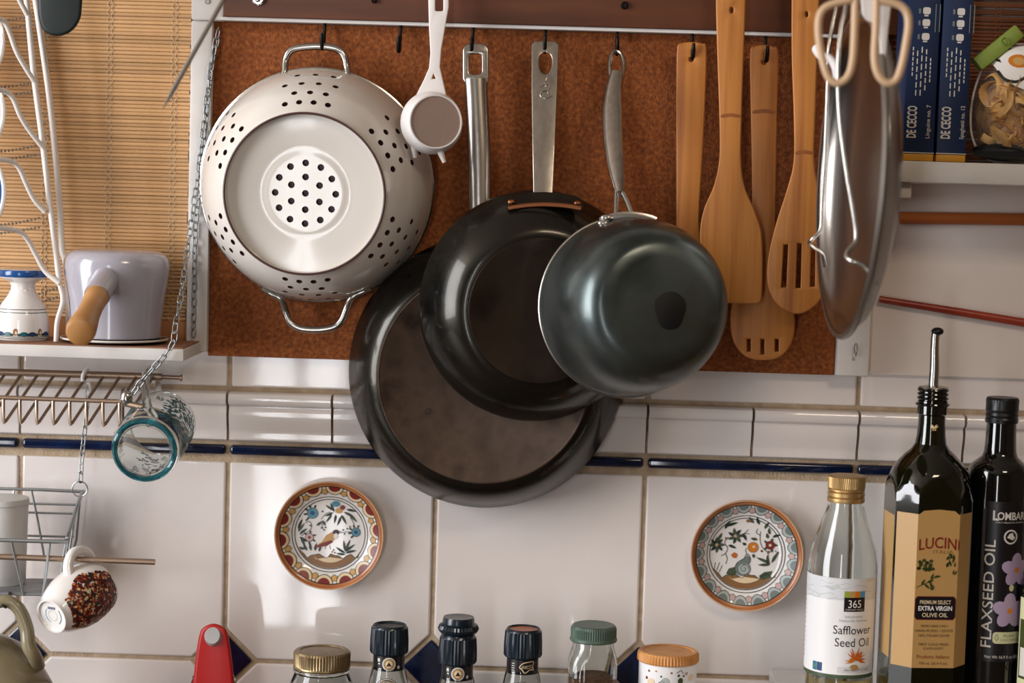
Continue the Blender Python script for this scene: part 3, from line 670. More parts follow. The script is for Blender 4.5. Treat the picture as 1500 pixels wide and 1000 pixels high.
# chains
def link_mesh(L, wd, r):
    a = L/2-wd/2; pts = [V((wd/2*math.cos(q), 0, a+wd/2*math.sin(q))) for q in [PI*i/6 for i in range(7)]]+[V((wd/2*math.cos(q), 0, -a+wd/2*math.sin(q))) for q in [PI+PI*i/6 for i in range(7)]]
    return B().tube(pts, r, 6, True).mesh('link', 80)
def chain(name, label, ctrl, L, wd, r, m, twist=PI/2, roll=.6):
    pts = catmull([W(*c) for c in ctrl], 12); me = link_mesh(L, wd, r); step = L-2.6*r
    t = thing(name, label, 'chain', pts[0], 'link chains on the left')
    acc = 0; want = 0; n = 0
    for a, b in zip(pts, pts[1:]):
        d = (b-a).length
        while want <= acc+d and d > 0:
            p = a.lerp(b, (want-acc)/d); o = link('link', me, m, t)
            o.matrix_basis = Matrix.Translation(p) @ (b-a).to_track_quat('Z', 'Y').to_matrix().to_4x4() @ Matrix.Rotation(roll+n*twist, 4, 'Z')
            want += step; n += 1
        acc += d
    return t
ch = chain('link_chain', 'silver chain running down the white post, over the shelf edge to the rack', [(319, 50, -.027), (309, 100, -.028), (300, 170, -.028), (292, 240, -.029), (284, 300, -.034), (274, 370, -.055), (264, 440, -.095), (257, 478, -.112), (254, 500, -.114), (240, 522, -.113), (212, 553, -.110), (190, 582, -.107)], .0096, .0048, .00068, 'zinc', .9)
B().tube([W(320, 40, -.018), W(320, 44, -.030), W(320, 41, -.033)], .0009, 6).obj('nail', 'steel_dull', ch)
chain('link_chain', 'short silver chain hanging straight down the white post behind the shelf end', [(315, 62, -.0235), (306, 130, -.0235), (298, 210, -.0235), (290, 290, -.0235), (286, 340, -.0235), (284, 420, -.0235), (283, 490, -.0235)], .0088, .0046, .00062, 'zinc')

# ------------------------------------------------------------------ wall rack with prongs
rk = thing('prong_rack', 'steel wall rack of slanting prongs below the shelf', 'rack', W(100, 550, -.03))
B().tube([W(-60, 543, -.035), W(237, 552, -.035)], 5.5*S(-.03), 14).obj('rear_rod', 'wire_bronze', rk)
B().tube([W(237, 552, -.035), W(263, 553, -.035)], 3.3*S(-.03), 12).obj('rod_tip', 'wire_bronze', rk)
B().lathe([(0, .002), (4.8*S(-.03), .002), (5*S(-.03), 0), (0, 0)], frame(W(264, 553, -.035), (1, 0, 0)), 16).obj('rod_cap', 'wire_bronze', rk)
B().tube([W(-60, 580, -.105), W(178, 588, -.105)], 3.4*S(-.1), 12).obj('front_rod', 'wire_bronze', rk)
for i in range(-2, 8):
    x = 5+24.3*i; y = 619+.7*i
    pts = [W(x, 584+.22*i, -.105), W(x, y-4, -.107), W(x+1, y, -.107), W(x+4, y-3, -.105), W(x+50, 549+.22*i, -.035)]
    B().tube(pts, 2.5*S(-.1), 8).obj('prong', 'wire_bronze', rk)
B().tube([W(180, 590, -.107), W(213, 597, -.112)], 4.6*S(-.1), 14).obj('end_pin', 'wire_bronze', rk)
B().ball(W(185, 583, -.108), (.0058, .005, .0075), 18).obj('end_knob', 'steel', rk)
# transparent mug hanging by its handle
ca, na = axis(238, 620, -.062, 211, 660, -.150)
Ma = frame(ca, na); L = (W(211, 660, -.150)-ca).length; R0, R1 = 49*S(-.06), 49.5*S(-.15)
mg = thing('glass_mug', 'clear glass mug with teal leaf pattern hanging from the prong rack', 'mug', ca)
B().lathe([(R0, 0), (R0*1.0, L*.3), (R1*1.02, L*.8), (R1, L*.96), (R1*.96, L), (R1*.80, L), (R1*.76, L*.985), (0, L*.98), (0, L*.90), (R1*.86, L*.905), (R1*.93, L*.86), (R0*.93, .0)], Ma, 64, closed=True).obj('body', 'glass_clear', mg)
torus('teal_base_ring', Ma, R1*.90, .0025, L*.985, 'glass_teal_thick', mg)
P = Paint(lambda u, v, e: Ma @ V(((R0*1.01+e)*math.cos(u), (R0*1.01+e)*math.sin(u), v)))
mx = Ma.to_3x3().transposed() @ V((1, 0, .45)); a0 = math.atan2(mx.y, mx.x)
def leafy(u0, u1, n):
    for i in range(n):
        u = random.uniform(u0, u1); v = random.uniform(.12, .86)*L; rot = random.uniform(0, 2*PI); l = .0055; wd = .0013
        pts = []
        for t in (0, .25, .5, .75, 1): pts.append((t*l, wd*math.sin(PI*t)))
        for t in (.75, .5, .25): pts.append((t*l, -wd*math.sin(PI*t)))
        c, s = math.cos(rot), math.sin(rot)
        P.poly([(u+(a*c-b*s)/R0, v+a*s+b*c) for a, b in pts], 'p_teal', random.randint(0, 4))
leafy(a0-.9, a0+.75, 420); leafy(a0+1.7, a0+2.4, 90); leafy(a0-2.6, a0-1.5, 110)
P.obj('leaf_print', mg.children[0])['kind'] = 'stuff'
B().tube(catmull([W(222, 622, -.120), W(216, 596, -.112), W(213, 566, -.080), W(215, 545, -.045), W(222, 540, -.028), W(230, 550, -.022), W(232, 575, -.045), W(234, 590, -.070)], 6), [(.0042, .0032)]*2, 12).obj('handle', 'glass_clear', mg)
# hook, thin chain and wire basket
ho = B().tube(catmull([W(129, 540, -.041), W(123, 546, -.045), W(121, 555, -.045), W(124, 563, -.045), W(131, 562, -.045), W(133, 572, -.045), W(128, 578, -.045)], 6), .0018, 8).obj('plastic_hook', 'plastic_white')
tag(ho, 'small white plastic hook hanging on the rear rod of the prong rack', 'hook')
c3_ = chain('link_chain', 'thin silver chain hanging from the white hook down to the wire basket', [(128, 578, -.045), (126, 610, -.045), (123, 640, -.045), (120, 670, -.045), (118, 702, -.045)], .0105, .0042, .0007, 'zinc', PI/2)
bk = thing('wire_basket', 'grey wire basket hanging on a thin chain at the left edge', 'basket', W(50, 870, -.06))
p = W(117, 716, -.045); B().tube([p+V((.0072*math.cos(2*PI*i/24), 0, .0072*math.sin(2*PI*i/24))) for i in range(24)], .0007, 6, True).obj('ring', 'zinc', bk)
def wire(name, pts, r, m='zinc', par=bk, sm=0):
    q = [W(*c) for c in pts]
    return B().tube(catmull(q, sm) if sm else q, r, 8).obj(name, m, par)
wire('back_rail', [(-60, 714, -.02), (60, 717, -.02), (124, 720, -.02)], .0016)
wire('front_rail', [(-60, 789, -.12), (85, 793, -.12), (96, 791, -.118), (101, 780, -.11), (112, 745, -.06), (120, 722, -.022)], .0019, sm=5)
for a, b_, Y in ((735, 739, -.02), (748, 752, -.02), (782, 786, -.02)): wire('side_wire', [(-60, a, Y), (112 if a < 740 else 108, b_, Y)], .0011)
for pts in (((21, 717, -.02), (8, 795, -.022), (4, 850, -.024)), ((46, 717, -.02), (56, 765, -.021), (66, 822, -.023)), ((118, 722, -.02), (112, 790, -.022), (92, 858, -.025))): wire('back_wire', pts, .0011)
for pts in (((17, 793, -.12), (35, 872, -.11)), ((73, 795, -.12), (63, 872, -.11)), ((-30, 793, -.12), (-20, 872, -.11)), ((97, 790, -.117), (84, 868, -.108)), ((104, 770, -.09), (88, 866, -.085)), ((110, 750, -.06), (93, 864, -.055))): wire('front_wire', pts, .0014)
wire('bottom_wire', [(-60, 869, -.11), (85, 871, -.11), (93, 862, -.05), (92, 858, -.025)], .0012)
b = B(); q = [W(-60, 872, -.11), W(84, 872, -.11), W(94, 852, -.024), W(-60, 850, -.024)]; up = V((0, 0, .003))
b.add(q+[v+up for v in q], [(0, 1, 2, 3), (7, 6, 5, 4), (0, 4, 5, 1), (1, 5, 6, 2), (2, 6, 7, 3), (3, 7, 4, 0)]); b.obj('tray', mat('tray_grey', '#77777a', .5, metal=.3, var=['#6b6b6d', '#86868a'], vscale=50), bk)
yt = -.060; zt0 = W(20, 862, yt).z+.004
tb = thing('plastic_tub', 'white translucent plastic tub standing in the wire basket', 'tub', (W(0, 800, yt).x, yt, zt0)); xt = W(2, 800, yt).x; kk = S(yt)
B().lathe([(0, 0), (32*kk, 0), (36*kk, .003), (39*kk, 125*kk), (38*kk, 128*kk), (35*kk, 128*kk), (33*kk, .006), (0, .005)], Matrix.Translation((xt, yt, zt0)), 40).obj('body', mat('frosted', '#e6e3df', .35, trans=.3), tb)
B().lathe([(0, 131*kk), (36*kk, 131*kk), (39.5*kk, 130*kk), (40.5*kk, 122*kk), (39.3*kk, 121*kk), (39.3*kk, 127.8*kk), (0, 127.8*kk)], Matrix.Translation((xt, yt, zt0)), 40).obj('lid', mat('frost_lid', '#c9c7c2', .4), tb)
# rod and small cup with pepper print
rd = tag(B().tube([W(-60, 813, -.115), W(227, 823, -.115)], 4.4*S(-.11), 14).obj('hanging_rod', 'wire_bronze'), 'thin steel rod below the wire basket that carries the small cup', 'rod')
cc, nc = axis(141, 857, -.100, 89, 893, -.142)
Mc = frame(cc, nc); L = .062; Rm = 40*S(-.1)
cu = thing('printed_cup', 'small white cup printed with red and black peppercorns hanging on the rod', 'cup', cc)
pc = [(Rm, 0), (Rm*1.10, .012), (Rm*1.12, .024), (Rm*1.05, .038), (Rm*.90, .050), (Rm*.74, .0575), (Rm*.68, .060), (Rm*.66, .0625), (Rm*.60, .0625), (Rm*.58, .0605), (0, .060)]
B().lathe(pc+[(Rm*.5, .056), (Rm*.85, .048), (Rm*.98, .036), (Rm*1.05, .024), (Rm*.95, .0)][0:0]+[(0, .0565), (Rm*.66, .055), (Rm*.84, .048), (Rm*.99, .037), (Rm*1.05, .024), (Rm*1.03, .012), (Rm*.94, 0)], Mc, 64, closed=True).obj('body', 'ceramic_white', cu, sharp=60)
def cmap(u, v, e):
    for (ra, ha), (rb, hb) in zip(pc, pc[1:]):
        if ha <= v <= hb: r = ra+(rb-ra)*(v-ha)/max(hb-ha, 1e-6); break
    return Mc @ V(((r+e)*math.cos(u), (r+e)*math.sin(u), v))
mx = Mc.to_3x3().transposed() @ V((.45, -1, -.15)); a0 = math.atan2(mx.y, mx.x)
P = Paint(cmap, 5e-5, .08)
mt = ['p_chili', 'p_ink', 'p_chili2', 'p_chili', 'p_ink', 'p_ink', 'p_chili', 'p_seed2', 'p_seed', 'p_seed2', 'p_seed', 'p_chili2']
for i in range(1300):
    f = random.random()**.8; v = .003+.052*random.random(); hw = 1.25-.75*abs(v-.030)/.04
    u = a0+random.uniform(-1, 1)*hw*.95
    m = random.choice(mt); r = random.uniform(.0011, .0022)*(1 if m not in ('p_seed', 'p_seed2') else .75)
    kx = 1/(Rm*1.05); n = 7
    P.poly([(u+r*kx*math.cos(2*PI*j/n), v+r*random.uniform(.7, 1.1)*math.sin(2*PI*j/n)) for j in range(n) if 0 < v+r < .060], m, random.randint(0, 9))
P.obj('pepper_print', cu.children[0])['kind'] = 'stuff'
P = Paint(lambda u, v, e: Mc @ V((u, v, .0603+e)))
P.text('365', .002, .006, .003, 'p_dblue') if False else None
for i in range(5): P.stroke([(-.004+i*.0018, .006), (-.003+i*.0018, .0085)], .0009, 'p_dblue')
P.stroke([(.008*math.cos(a), .008*math.sin(a)) for a in [PI*.75+PI*.6*i/10 for i in range(11)]], .0005, 'p_sky'); P.stroke([(.0095*math.cos(a), .0095*math.sin(a)) for a in [-PI*.3+PI*.5*i/10 for i in range(11)]], .0007, 'p_cyan')
P.stroke(circ(0, 0, .005, .005, 20), .0003, 'p_lgrey', 3, True)
P.obj('maker_mark', cu.children[0])
B().tube(catmull([W(112, 862, -.135), W(103, 848, -.132), W(100, 828, -.128), W(106, 811, -.122), W(119, 806, -.112), W(130, 812, -.103), W(134, 826, -.100), W(133, 838, -.100)], 6), [.0052, .0048, .0046, .0046, .0046, .0046], 14).obj('handle', 'ceramic_white', cu)
# olive-beige cup in the corner
Y = -.13; co = thing('stoneware_cup', 'olive beige stoneware cup with curved handle in the bottom left corner', 'cup', W(0, 990, Y))
ce = W(-8, 1012, Y); k = S(Y); Mo = frame(ce, (.78, -.45, -.45))
B().lathe([(0, -.048), (.026, -.047), (.041, -.036), (.0475, -.012), (.046, .012), (.040, .034), (.036, .040), (.0345, .040), (.044, .010), (.045, -.012), (.038, -.034), (0, -.044)], Mo, 64).obj('body', 'ceramic_olive', co, sharp=60)
torus('lip', Mo, .0355, .0022, .040, 'ceramic_olive', co)
B().tube(catmull([W(-24, 945, -.15), W(-22, 905, -.15), W(-6, 884, -.15), W(13, 881, -.15), W(29, 894, -.15), W(39, 920, -.15), W(42, 945, -.152), W(50, 960, -.150), W(56, 975, -.140)], 6), [(.0045, .0055), (.0045, .0055), (.0048, .0060), (.0055, .0065), (.0062, .0062)], 14).obj('handle', 'ceramic_olive', co)
B().tube([W(14, 868, -.11), W(14, 878, -.14), W(8, 889, -.152), W(4, 886, -.158)], .0014, 8).obj('hook', 'black_iron', bk)

# ------------------------------------------------------------------ worktop, ledge, jars
ZW = -.300
wt = tag(B().box((-.6, -.62, ZW-.04), (1.6, -.0005, ZW)).obj('worktop', 'counter', bevel=.003), 'brown worktop below the tiled wall', 'worktop')
Tz = Matrix.Translation
def ribs(n, amt, h0, h1): return lambda k, h: (amt if (k % 2) else 0) if h0 <= h <= h1 else 0
# red tool
Y = -.09; k = S(Y); t = thing('handheld_opener', 'red plastic opener handle with oval silver button, standing beside the blue diamond tile', 'opener', W(312, 1120, Y))
slab('grip', 'red_plastic', t, [smooth([(297, 930), (302, 922), (313, 918), (324, 922), (329, 930), (334, 960), (338, 1000), (340, 1060), (338, 1118), (312, 1121), (288, 1118), (286, 1060), (288, 1000), (292, 960)], 5)], Y, .024, 5)
B().lathe([(0, .003), (.0065, .0028), (.0078, .001), (.0082, -.004)], frame(W(312, 931, Y-.012), (0, -.94, .34)) @ Matrix.Diagonal((1, 1.15, 1, 1)), 28).obj('button', 'silver_plastic', t)
for x, s in ((284, -1), (341, 1)):
    B().tube([W(x+s*-6, 989, Y), W(x, 990, Y-.004), W(x+s*3, 998, Y-.004), W(x+s*2, 1010, Y)], .0014, 8).obj('pin', 'chrome', t)
def upright(x, y, Y): p = W(x, y, Y); return p.x, p.z
# gold-lidded jar
Y = -.085; k = S(Y); x, zt = upright(472, 952, Y); H = zt-ZW
t = thing('glass_jar', 'clear glass jar with a gold screw lid on the worktop', 'jar', (x, Y, ZW)); M = Tz((x, Y, ZW))
B().lathe([(0, 0), (40*k, 0), (45*k, .003), (47*k, .02), (47*k, H-50*k), (43*k, H-40*k), (40*k, H-33*k), (42.5*k, H-30*k), (42.5*k, H-27*k), (39*k, H-25*k), (39*k, H-3*k), (36.5*k, H-3*k), (36.5*k, H-32*k), (44*k, H-50*k), (44*k, .006), (0, .004)], M, 56).obj('body', 'glass_clear', t)
B().lathe([(39.2*k, H-26*k), (42*k, H-26*k), (42.6*k, H-24*k), (42*k, H-22.5*k), (41*k, H-21*k), (41.4*k, H-3*k), (40*k, H), (34*k, H+.2*k), (33*k, H-1.2*k), (0, H-1*k)], M, 120, ribs(120, .03, H-21.5*k, H-2.5*k)).obj('lid', 'gold_lid', t, sharp=22)
# three grinders
def grinder(x, y, label, knob, logo):
    Y = -.085; k = S(Y); X, zt = upright(x, y, Y); H = zt-ZW; M = Tz((X, Y, ZW))
    t = thing('spice_grinder', label, 'grinder', (X, Y, ZW), 'spice grinders with navy caps')
    hc = H-(26*k if knob else 0)                      # top of the ribbed sleeve
    B().lathe([(0, 0), (30*k, 0), (34*k, .003), (34*k, hc-120*k), (32*k, hc-100*k), (25*k, hc-66*k), (23*k, hc-60*k), (23*k, hc-42*k), (20*k, hc-42*k), (20*k, hc-62*k), (29*k, hc-100*k), (31*k, hc-120*k), (31*k, .006), (0, .004)], M, 48).obj('bottle', 'glass_clear', t)
    B().lathe([(0, .005), (30.5*k, .006), (30.5*k, hc-135*k), (0, hc-132*k)], M, 32).obj('filling', 'spice', t)
    pr = [(23.2*k, hc-44*k), (27.5*k, hc-42*k), (28*k, hc-41*k), (27.6*k, hc-39*k), (27.2*k, hc-20*k), (26.1*k, hc-4.5*k), (26*k, hc-3*k), (25*k, hc-1*k)]
    pr += [(24*k, hc), (22*k, hc-3*k), (0, hc-3*k)] if not knob else [(25*k, hc+1*k), (29*k, hc+5*k), (29.5*k, hc+9*k), (27.5*k, hc+14*k), (24*k, hc+17*k), (23.5*k, hc+23*k), (22.5*k, hc+26*k), (19*k, hc+25.5*k), (0, hc+25.5*k)]
    B().lathe(pr, M, 72, lambda q, h: (.045 if q % 2 else 0) if hc-40*k <= h <= hc-4*k or (knob and hc+9*k <= h <= hc+15*k) else 0).obj('cap', 'navy_plastic', t, sharp=22)
    if not knob: B().lathe([(0, hc-2.4*k), (21*k, hc-2.4*k), (21.4*k, hc-3*k)], M, 40).obj('grinding_plate', 'chopstick_brown' if logo == 'scroll' else 'black_plastic', t)
    B().lathe([(23*k, hc-66*k), (23.6*k, hc-66*k), (23.4*k, hc-43*k), (23*k, hc-43*k)], M, 48).obj('neck_label', 'p_lblack', t); nl = [o_ for o_ in t.children if o_.name.startswith('neck_label')][0]
    P = Paint(cylmap(X, Y, ZW, 23.6*k), maxlen=4*k)
    c = hc-55*k
    if logo == 'scroll':
        P.stroke([(-3*k, c+3*k), (2*k, c+7*k), (14*k, c+9*k), (18*k, c+7*k), (16*k, c+1*k), (18*k, c-4*k), (12*k, c-3*k), (4*k, c-8*k), (0, c-3*k), (-4*k, c), (-3*k, c+3*k)], 1.3*k, 'p_cream', 3, sm=3)
        P.text('organic', 7*k, c+1.2*k, 3.2*k, 'p_cream', rot=6, width=15*k); P.stroke([(-2*k, c), (8*k, c-1*k), (15*k, c+0)], .6*k, 'p_cream')
        for i in range(5): P.stroke([(-17*k, c-8*k+i*3.4*k), (-12*k, c-8*k+i*3.4*k)], 1*k, 'p_ltext')
    else:
        P.ring(2*k, c, 9*k, 2.2*k, 'p_ltext', n=28); P.ell(2*k, c, 7.4*k, 7.4*k, 'p_tan', 1); P.ell(2*k, c, 5*k, 5*k, 'p_cream', 2); P.poly([(-2*k, c-3*k), (6*k, c-3*k), (2*k, c+3.5*k)], 'p_ink', 4)
        P.rect(-16*k, c+3*k, -12*k, c+8*k, 'p_ltext', 2); P.rect(-15*k, c-1*k, -12*k, c+1*k, 'p_ltext', 2); P.ell(17*k, c-5*k, 2.2*k, 2.6*k, 'p_ltext', 2)
    P.obj('neck_print', nl)
    if True:                                             # round front label just below the neck
        pts = []
        P = Paint(lambda u, v, e: V((X+u, Y-(math.sqrt(max((25+9*(hc-66*k-v)/(54*k))**2*k*k-u*u, 0))+.0004+e), ZW+v)), maxlen=4*k)
        cy = hc-92*k
        P.ell(0, cy, 17*k, 17*k, 'p_lblack', 1, n=28); P.ring(0, cy, 15.5*k, 1*k, 'p_ltext', 3, 28); P.text('ORGANIC', 0, cy+9.5*k, 4*k, 'p_cream', 4, width=18*k, arc=.028/k); P.obj('front_label', t.children[0])
    return t
grinder(571, 914, 'spice grinder with flat navy cap, nearest the gold-lidded jar', False, 'badge')
grinder(672, 903, 'tallest spice grinder, navy cap with a knob on top, middle of three', True, 'badge')
grinder(767, 919, 'spice grinder with flat navy cap and scroll logo, nearest the green-lidded jar', False, 'scroll')
# green-lidded jar
Y = -.085; k = S(Y); x, zt = upright(870, 914, Y); H = zt-ZW; M = Tz((x, Y, ZW))
t = thing('glass_jar', 'square-shouldered clear glass jar with a green screw lid', 'jar', (x, Y, ZW))
def sq(r, h, e, n=56):
    out = []
    for i in range(n):
        a = 2*PI*i/n; c, s = math.cos(a), math.sin(a); p = (abs(c)**e+abs(s)**e)**(-1/e); out.append((r*p*c, r*p*s, h))
    return out
def loft(rings, M, closed=True):
    b = B(); n = len(rings[0]); vs = [v for r in rings for v in r]
    fs = [(i*n+j, i*n+(j+1) % n, (i+1)*n+(j+1) % n, (i+1)*n+j) for i in range(len(rings)-1) for j in range(n)]
    fs += [tuple(range(n)), tuple((len(rings)-1)*n+j for j in range(n))]
    return b.add(vs, fs, M)
rg = [sq(30*k, 0, 4), sq(36*k, .003, 5), sq(36.5*k, H-66*k, 5), sq(36*k, H-52*k, 4), sq(33*k, H-40*k, 2.6), sq(30.5*k, H-32*k, 2), sq(30.5*k, H-8*k, 2), sq(28.5*k, H-8*k, 2), sq(28.5*k, H-33*k, 2), sq(31*k, H-42*k, 2.6), sq(33.5*k, H-54*k, 4), sq(34*k, .008, 5), sq(28*k, .006, 4)]
loft(rg, M).obj('body', 'glass_clear', t)
loft([sq(28*k, .0065, 4), sq(33.2*k, .009, 5), sq(33.2*k, H-76*k, 5), sq(30*k, H-75*k, 5)], M).obj('filling', 'spice', t)
B().lathe([(31*k, H-24*k), (34.5*k, H-24*k), (35.5*k, H-22*k), (34.5*k, H-19.5*k), (33*k, H-18*k), (33*k, H-5*k), (31.5*k, H-1*k), (29*k, H), (25*k, H-.6*k), (0, H-.6*k)], M, 120, ribs(120, .03, H-18.5*k, H-4.5*k)).obj('lid', 'green_lid', t, sharp=22)
# printed can with orange lid
x, zt = upright(979, 952, Y); H = zt-ZW; M = Tz((x, Y, ZW))
t = thing('spice_can', 'white printed paper can with a ribbed orange lid', 'can', (x, Y, ZW))
B().lathe([(0, 0), (42.5*k, 0), (43*k, .001), (43*k, H-15*k), (0, H-14*k)], M, 64).obj('body', 'p_label', t)
B().lathe([(43.2*k, H-15*k), (44.5*k, H-15*k), (44.8*k, H-13*k), (44.2*k, H-3*k), (42.5*k, H), (38*k, H-.4*k), (37*k, H-1.6*k), (0, H-1.6*k)], M, 120, ribs(120, .03, H-14*k, H-2.5*k)).obj('lid', 'orange_lid', t, sharp=22)
P = Paint(cylmap(x, Y, ZW, 43*k), maxlen=5*k); random.seed(5)
for u, dv, r, m in ((-28, 22, 8, 'p_cream'), (-36, 17, 3, 'p_red'), (-17, 26, 4, 'p_lgrey'), (-6, 20, 9, 'p_lgrey'), (-4, 20, 5, 'p_label'), (17, 26, 9, 'p_green'), (17, 18, 6, 'p_olive'), (14, 10, 2.5, 'p_dgreen'), (22, 11, 2.2, 'p_dgreen'), (27, 8, 3.2, 'p_brown'), (27, 8, 1.6, 'p_cream'), (29, 24, 2.4, 'p_brown'), (37, 15, 8, 'p_cream'), (-32, 6, 2.5, 'p_brown'), (-20, 5, 2, 'p_orange'), (3, 6, 2.2, 'p_brown'), (-12, 12, 2, 'p_green'), (-33, 30, 4, 'p_dgreen'), (32, 34, 5, 'p_red'), (4, 36, 6, 'p_cream')):
    P.ell(u*k, H-(18+dv)*k, r*k*.8, r*k*.7, m, random.randint(1, 5), random.uniform(0, 90), 9)
for u, v in ((-28, 34), (17, 14), (-10, 30)): P.stroke([((u-6)*k, H-(v+10)*k), (u*k, H-(v+6)*k), ((u+5)*k, H-(v+11)*k)], 1*k, 'p_dgreen', 4)
P.obj('print', t.children[0])['kind'] = 'stuff'

# ------------------------------------------------------------------ oil bottles on the ledge
ZL = W(1165, 980, 0).z
le = tag(B().box((W(1158, 990, -.16).x, -.185, ZW), (1.45, -.001, ZL)).obj('bottle_ledge', 'paint_white', bevel=.002), 'white painted ledge on the worktop under the oil bottles', 'ledge')
# safflower oil: clear bottle, gold cap
Y = -.115; k = S(Y); x = W(1232, 900, Y).x; M = Tz((x, Y, ZL))
t = thing('oil_bottle', 'clear glass bottle with white label and gold screw cap', 'bottle', (x, Y, ZL), 'oil bottles on the ledge')
ybs = next(y_ for y_ in range(960, 1100) if W(1232, y_, Y).z < ZL); ks = (ybs-689)/294
ob = [(0, 1.5), (30, 0), (44, 0), (50, 3), (51, 10), (51.5, 60), (51.5, 150), (51, 180), (48, 198), (40, 220), (32, 240), (27, 252), (25, 258), (25, 268)]
ib = [(22.5, 268), (22.5, 257), (29, 240), (37, 220), (45.5, 198), (48.5, 180), (49, 150), (49, 12), (44, 7), (20, 8), (0, 12)]
B().lathe([(r*k, q*k*ks) for r, q in ob+ib], M, 64).obj('body', 'glass_clear', t)
B().lathe([(0, 12.6*k), (20*k, 8.6*k), (44*k, 7.6*k), (48.4*k, 12.6*k), (48.4*k, 42*k), (0, 42*k)], M, 48).obj('oil', 'oil', t)
zc0 = (ybs-689)-39.5
B().lathe([(25.5*k, zc0*k), (27*k, zc0*k), (27.6*k, (zc0+3)*k), (27.4*k, (zc0+6)*k), (25.6*k, (zc0+7.5)*k), (27.2*k, (zc0+9)*k), (27.2*k, (zc0+14)*k), (25.4*k, (zc0+15.5)*k), (27*k, (zc0+17)*k), (27*k, (zc0+19)*k), (25.6*k, (zc0+20)*k), (26.5*k, (zc0+21)*k), (27*k, (zc0+37)*k), (25.5*k, (zc0+39)*k), (0, (zc0+39.5)*k)], M, 120, ribs(120, .03, (zc0+20)*k, (zc0+37.5)*k)).obj('cap', 'gold_cap', t, sharp=22)
rl_ = 51.7*k; P0_ = cylmap(x, Y, ZL, rl_, -PI/2-.16); P = Paint(lambda u, v, e: P0_(u, v*ks, e), 4e-5, 6*k)
P.rect(-95*k, 44*k, 62*k, 168*k, 'p_label', 0, 40, 1); P.rect(-95*k, 140*k, 62*k, 168*k, 'p_label2', 1, 40, 1); P.rect(-95*k, 40*k, 62*k, 44.5*k, 'p_green', 1, 40, 1)
random.seed(11)
for i in range(24): u0 = random.uniform(-90, 40); v0 = random.uniform(140, 166); P.stroke([((u0+j*4)*k, (v0+1.4*math.sin(j+i))*k) for j in range(6)], .6*k, 'p_lgrey', 2)
cu_ = 20
P.rect((cu_-16)*k, 126*k, (cu_+16)*k, 144*k, 'p_lblack', 4, 4, 1)
for i, m in enumerate(('p_lime', 'p_tan', 'p_orange', 'p_sky')): P.rect((cu_-16+8*i)*k, 144*k, (cu_-8+8*i)*k, 152*k, m, 4, 2, 1)
P.text('365', cu_*k, 131*k, 10*k, 'p_white', 6, bold=0); P.text('EVERYDAY VALUE', cu_*k, 127.5*k, 2*k, 'p_ltext', 6, width=27*k)
P.text('EXPELLER PRESSED', cu_*k, 118*k, 2.6*k, 'p_lgrey', 5, width=28*k); P.text('Naturally Refined', cu_*k, 113*k, 3*k, 'p_lgrey', 5, width=44*k)
P.text('Safflower', cu_*k, 97*k, 11*k, 'p_ink', 5, width=60*k); P.text('Seed Oil', cu_*k, 81*k, 11*k, 'p_ink', 5, width=54*k)
for i in range(70):
    a = random.uniform(0, 2*PI); r = random.uniform(3, 17); cx, cy = cu_+6, 64
    P.leaf((cx+2*math.cos(a))*k, (cy+1.5*math.sin(a))*k, r*k, 1.1*k, math.degrees(a) if math.sin(a) > -.5 else 60, random.choice(('p_flame', 'p_orange', 'p_flame', 'p_seed2')), random.randint(4, 9))
for rt in (200, 225, 250, 285, 310): P.leaf((cu_+4)*k, 58*k, 10*k, 2.2*k, rt, 'p_tan', 5)
P.rect((cu_-22)*k, 47*k, (cu_+36)*k, 55*k, 'p_label2', 4, 6, 1); P.text('HIGH HEAT UP TO 450F', (cu_+8)*k, 49.5*k, 3*k, 'p_grey', 6, width=40*k)
P.rect(-42*k, 47*k, -34*k, 58*k, 'p_cyan', 4, 2, 1); P.rect(-33.5*k, 47*k, -25*k, 58*k, 'p_dblue', 4, 2, 1); P.stroke([(-41*k, 55*k), (-38*k, 49*k), (-35*k, 56*k)], 1*k, 'p_lime', 6)
for q in range(14): P.stroke([(-86*k, (60+q*6)*k), (-70*k, (60+q*6)*k)], 1.4*k, 'p_grey', 3)
P.text('16 FL OZ (473 mL)', 8*k, 46.5*k-4*k+1*k, 1.5*k, 'p_grey', 5, width=30*k)
P.obj('label', t.children[0])
# olive oil: dark eight-sided bottle with pourer
Y = -.135; k = S(Y); x = W(1352, 900, Y).x; z0 = ZL; M = Tz((x, Y, z0)); rot = math.radians(6)
t = thing('oil_bottle', 'dark faceted olive oil bottle with tan label and metal pouring spout', 'bottle', (x, Y, z0), 'oil bottles on the ledge')
yb = next(y_ for y_ in range(960, 1100) if W(1352, y_, Y).z < ZL); H = lambda y: (yb-y)*k
am, cm = 37*k/.6*.62, 21.5*k/.6*.62                     # main face, chamfer
am, cm = 62*k, 37*k
D = (am+cm*math.sqrt(2))/2
def octr(a):                                             # polar radius, main faces at rot + 90 n
    a = a-rot; best = 1e9
    for i in range(8):
        q = a-i*PI/4; c = math.cos(q)
        if c > .2: best = min(best, (D if i % 2 == 0 else (am+cm*math.sqrt(2))/2*math.sqrt(2)-cm/2)/c)
    return best
corn = []
for i in range(4):
    for s in (-1, 1): corn.append(rot+i*PI/2+s*math.atan2(am/2, D))
angs = sorted(set([round((q % (2*PI)), 6) for q in corn]+[round(2*PI*i/96, 6) for i in range(96)]))
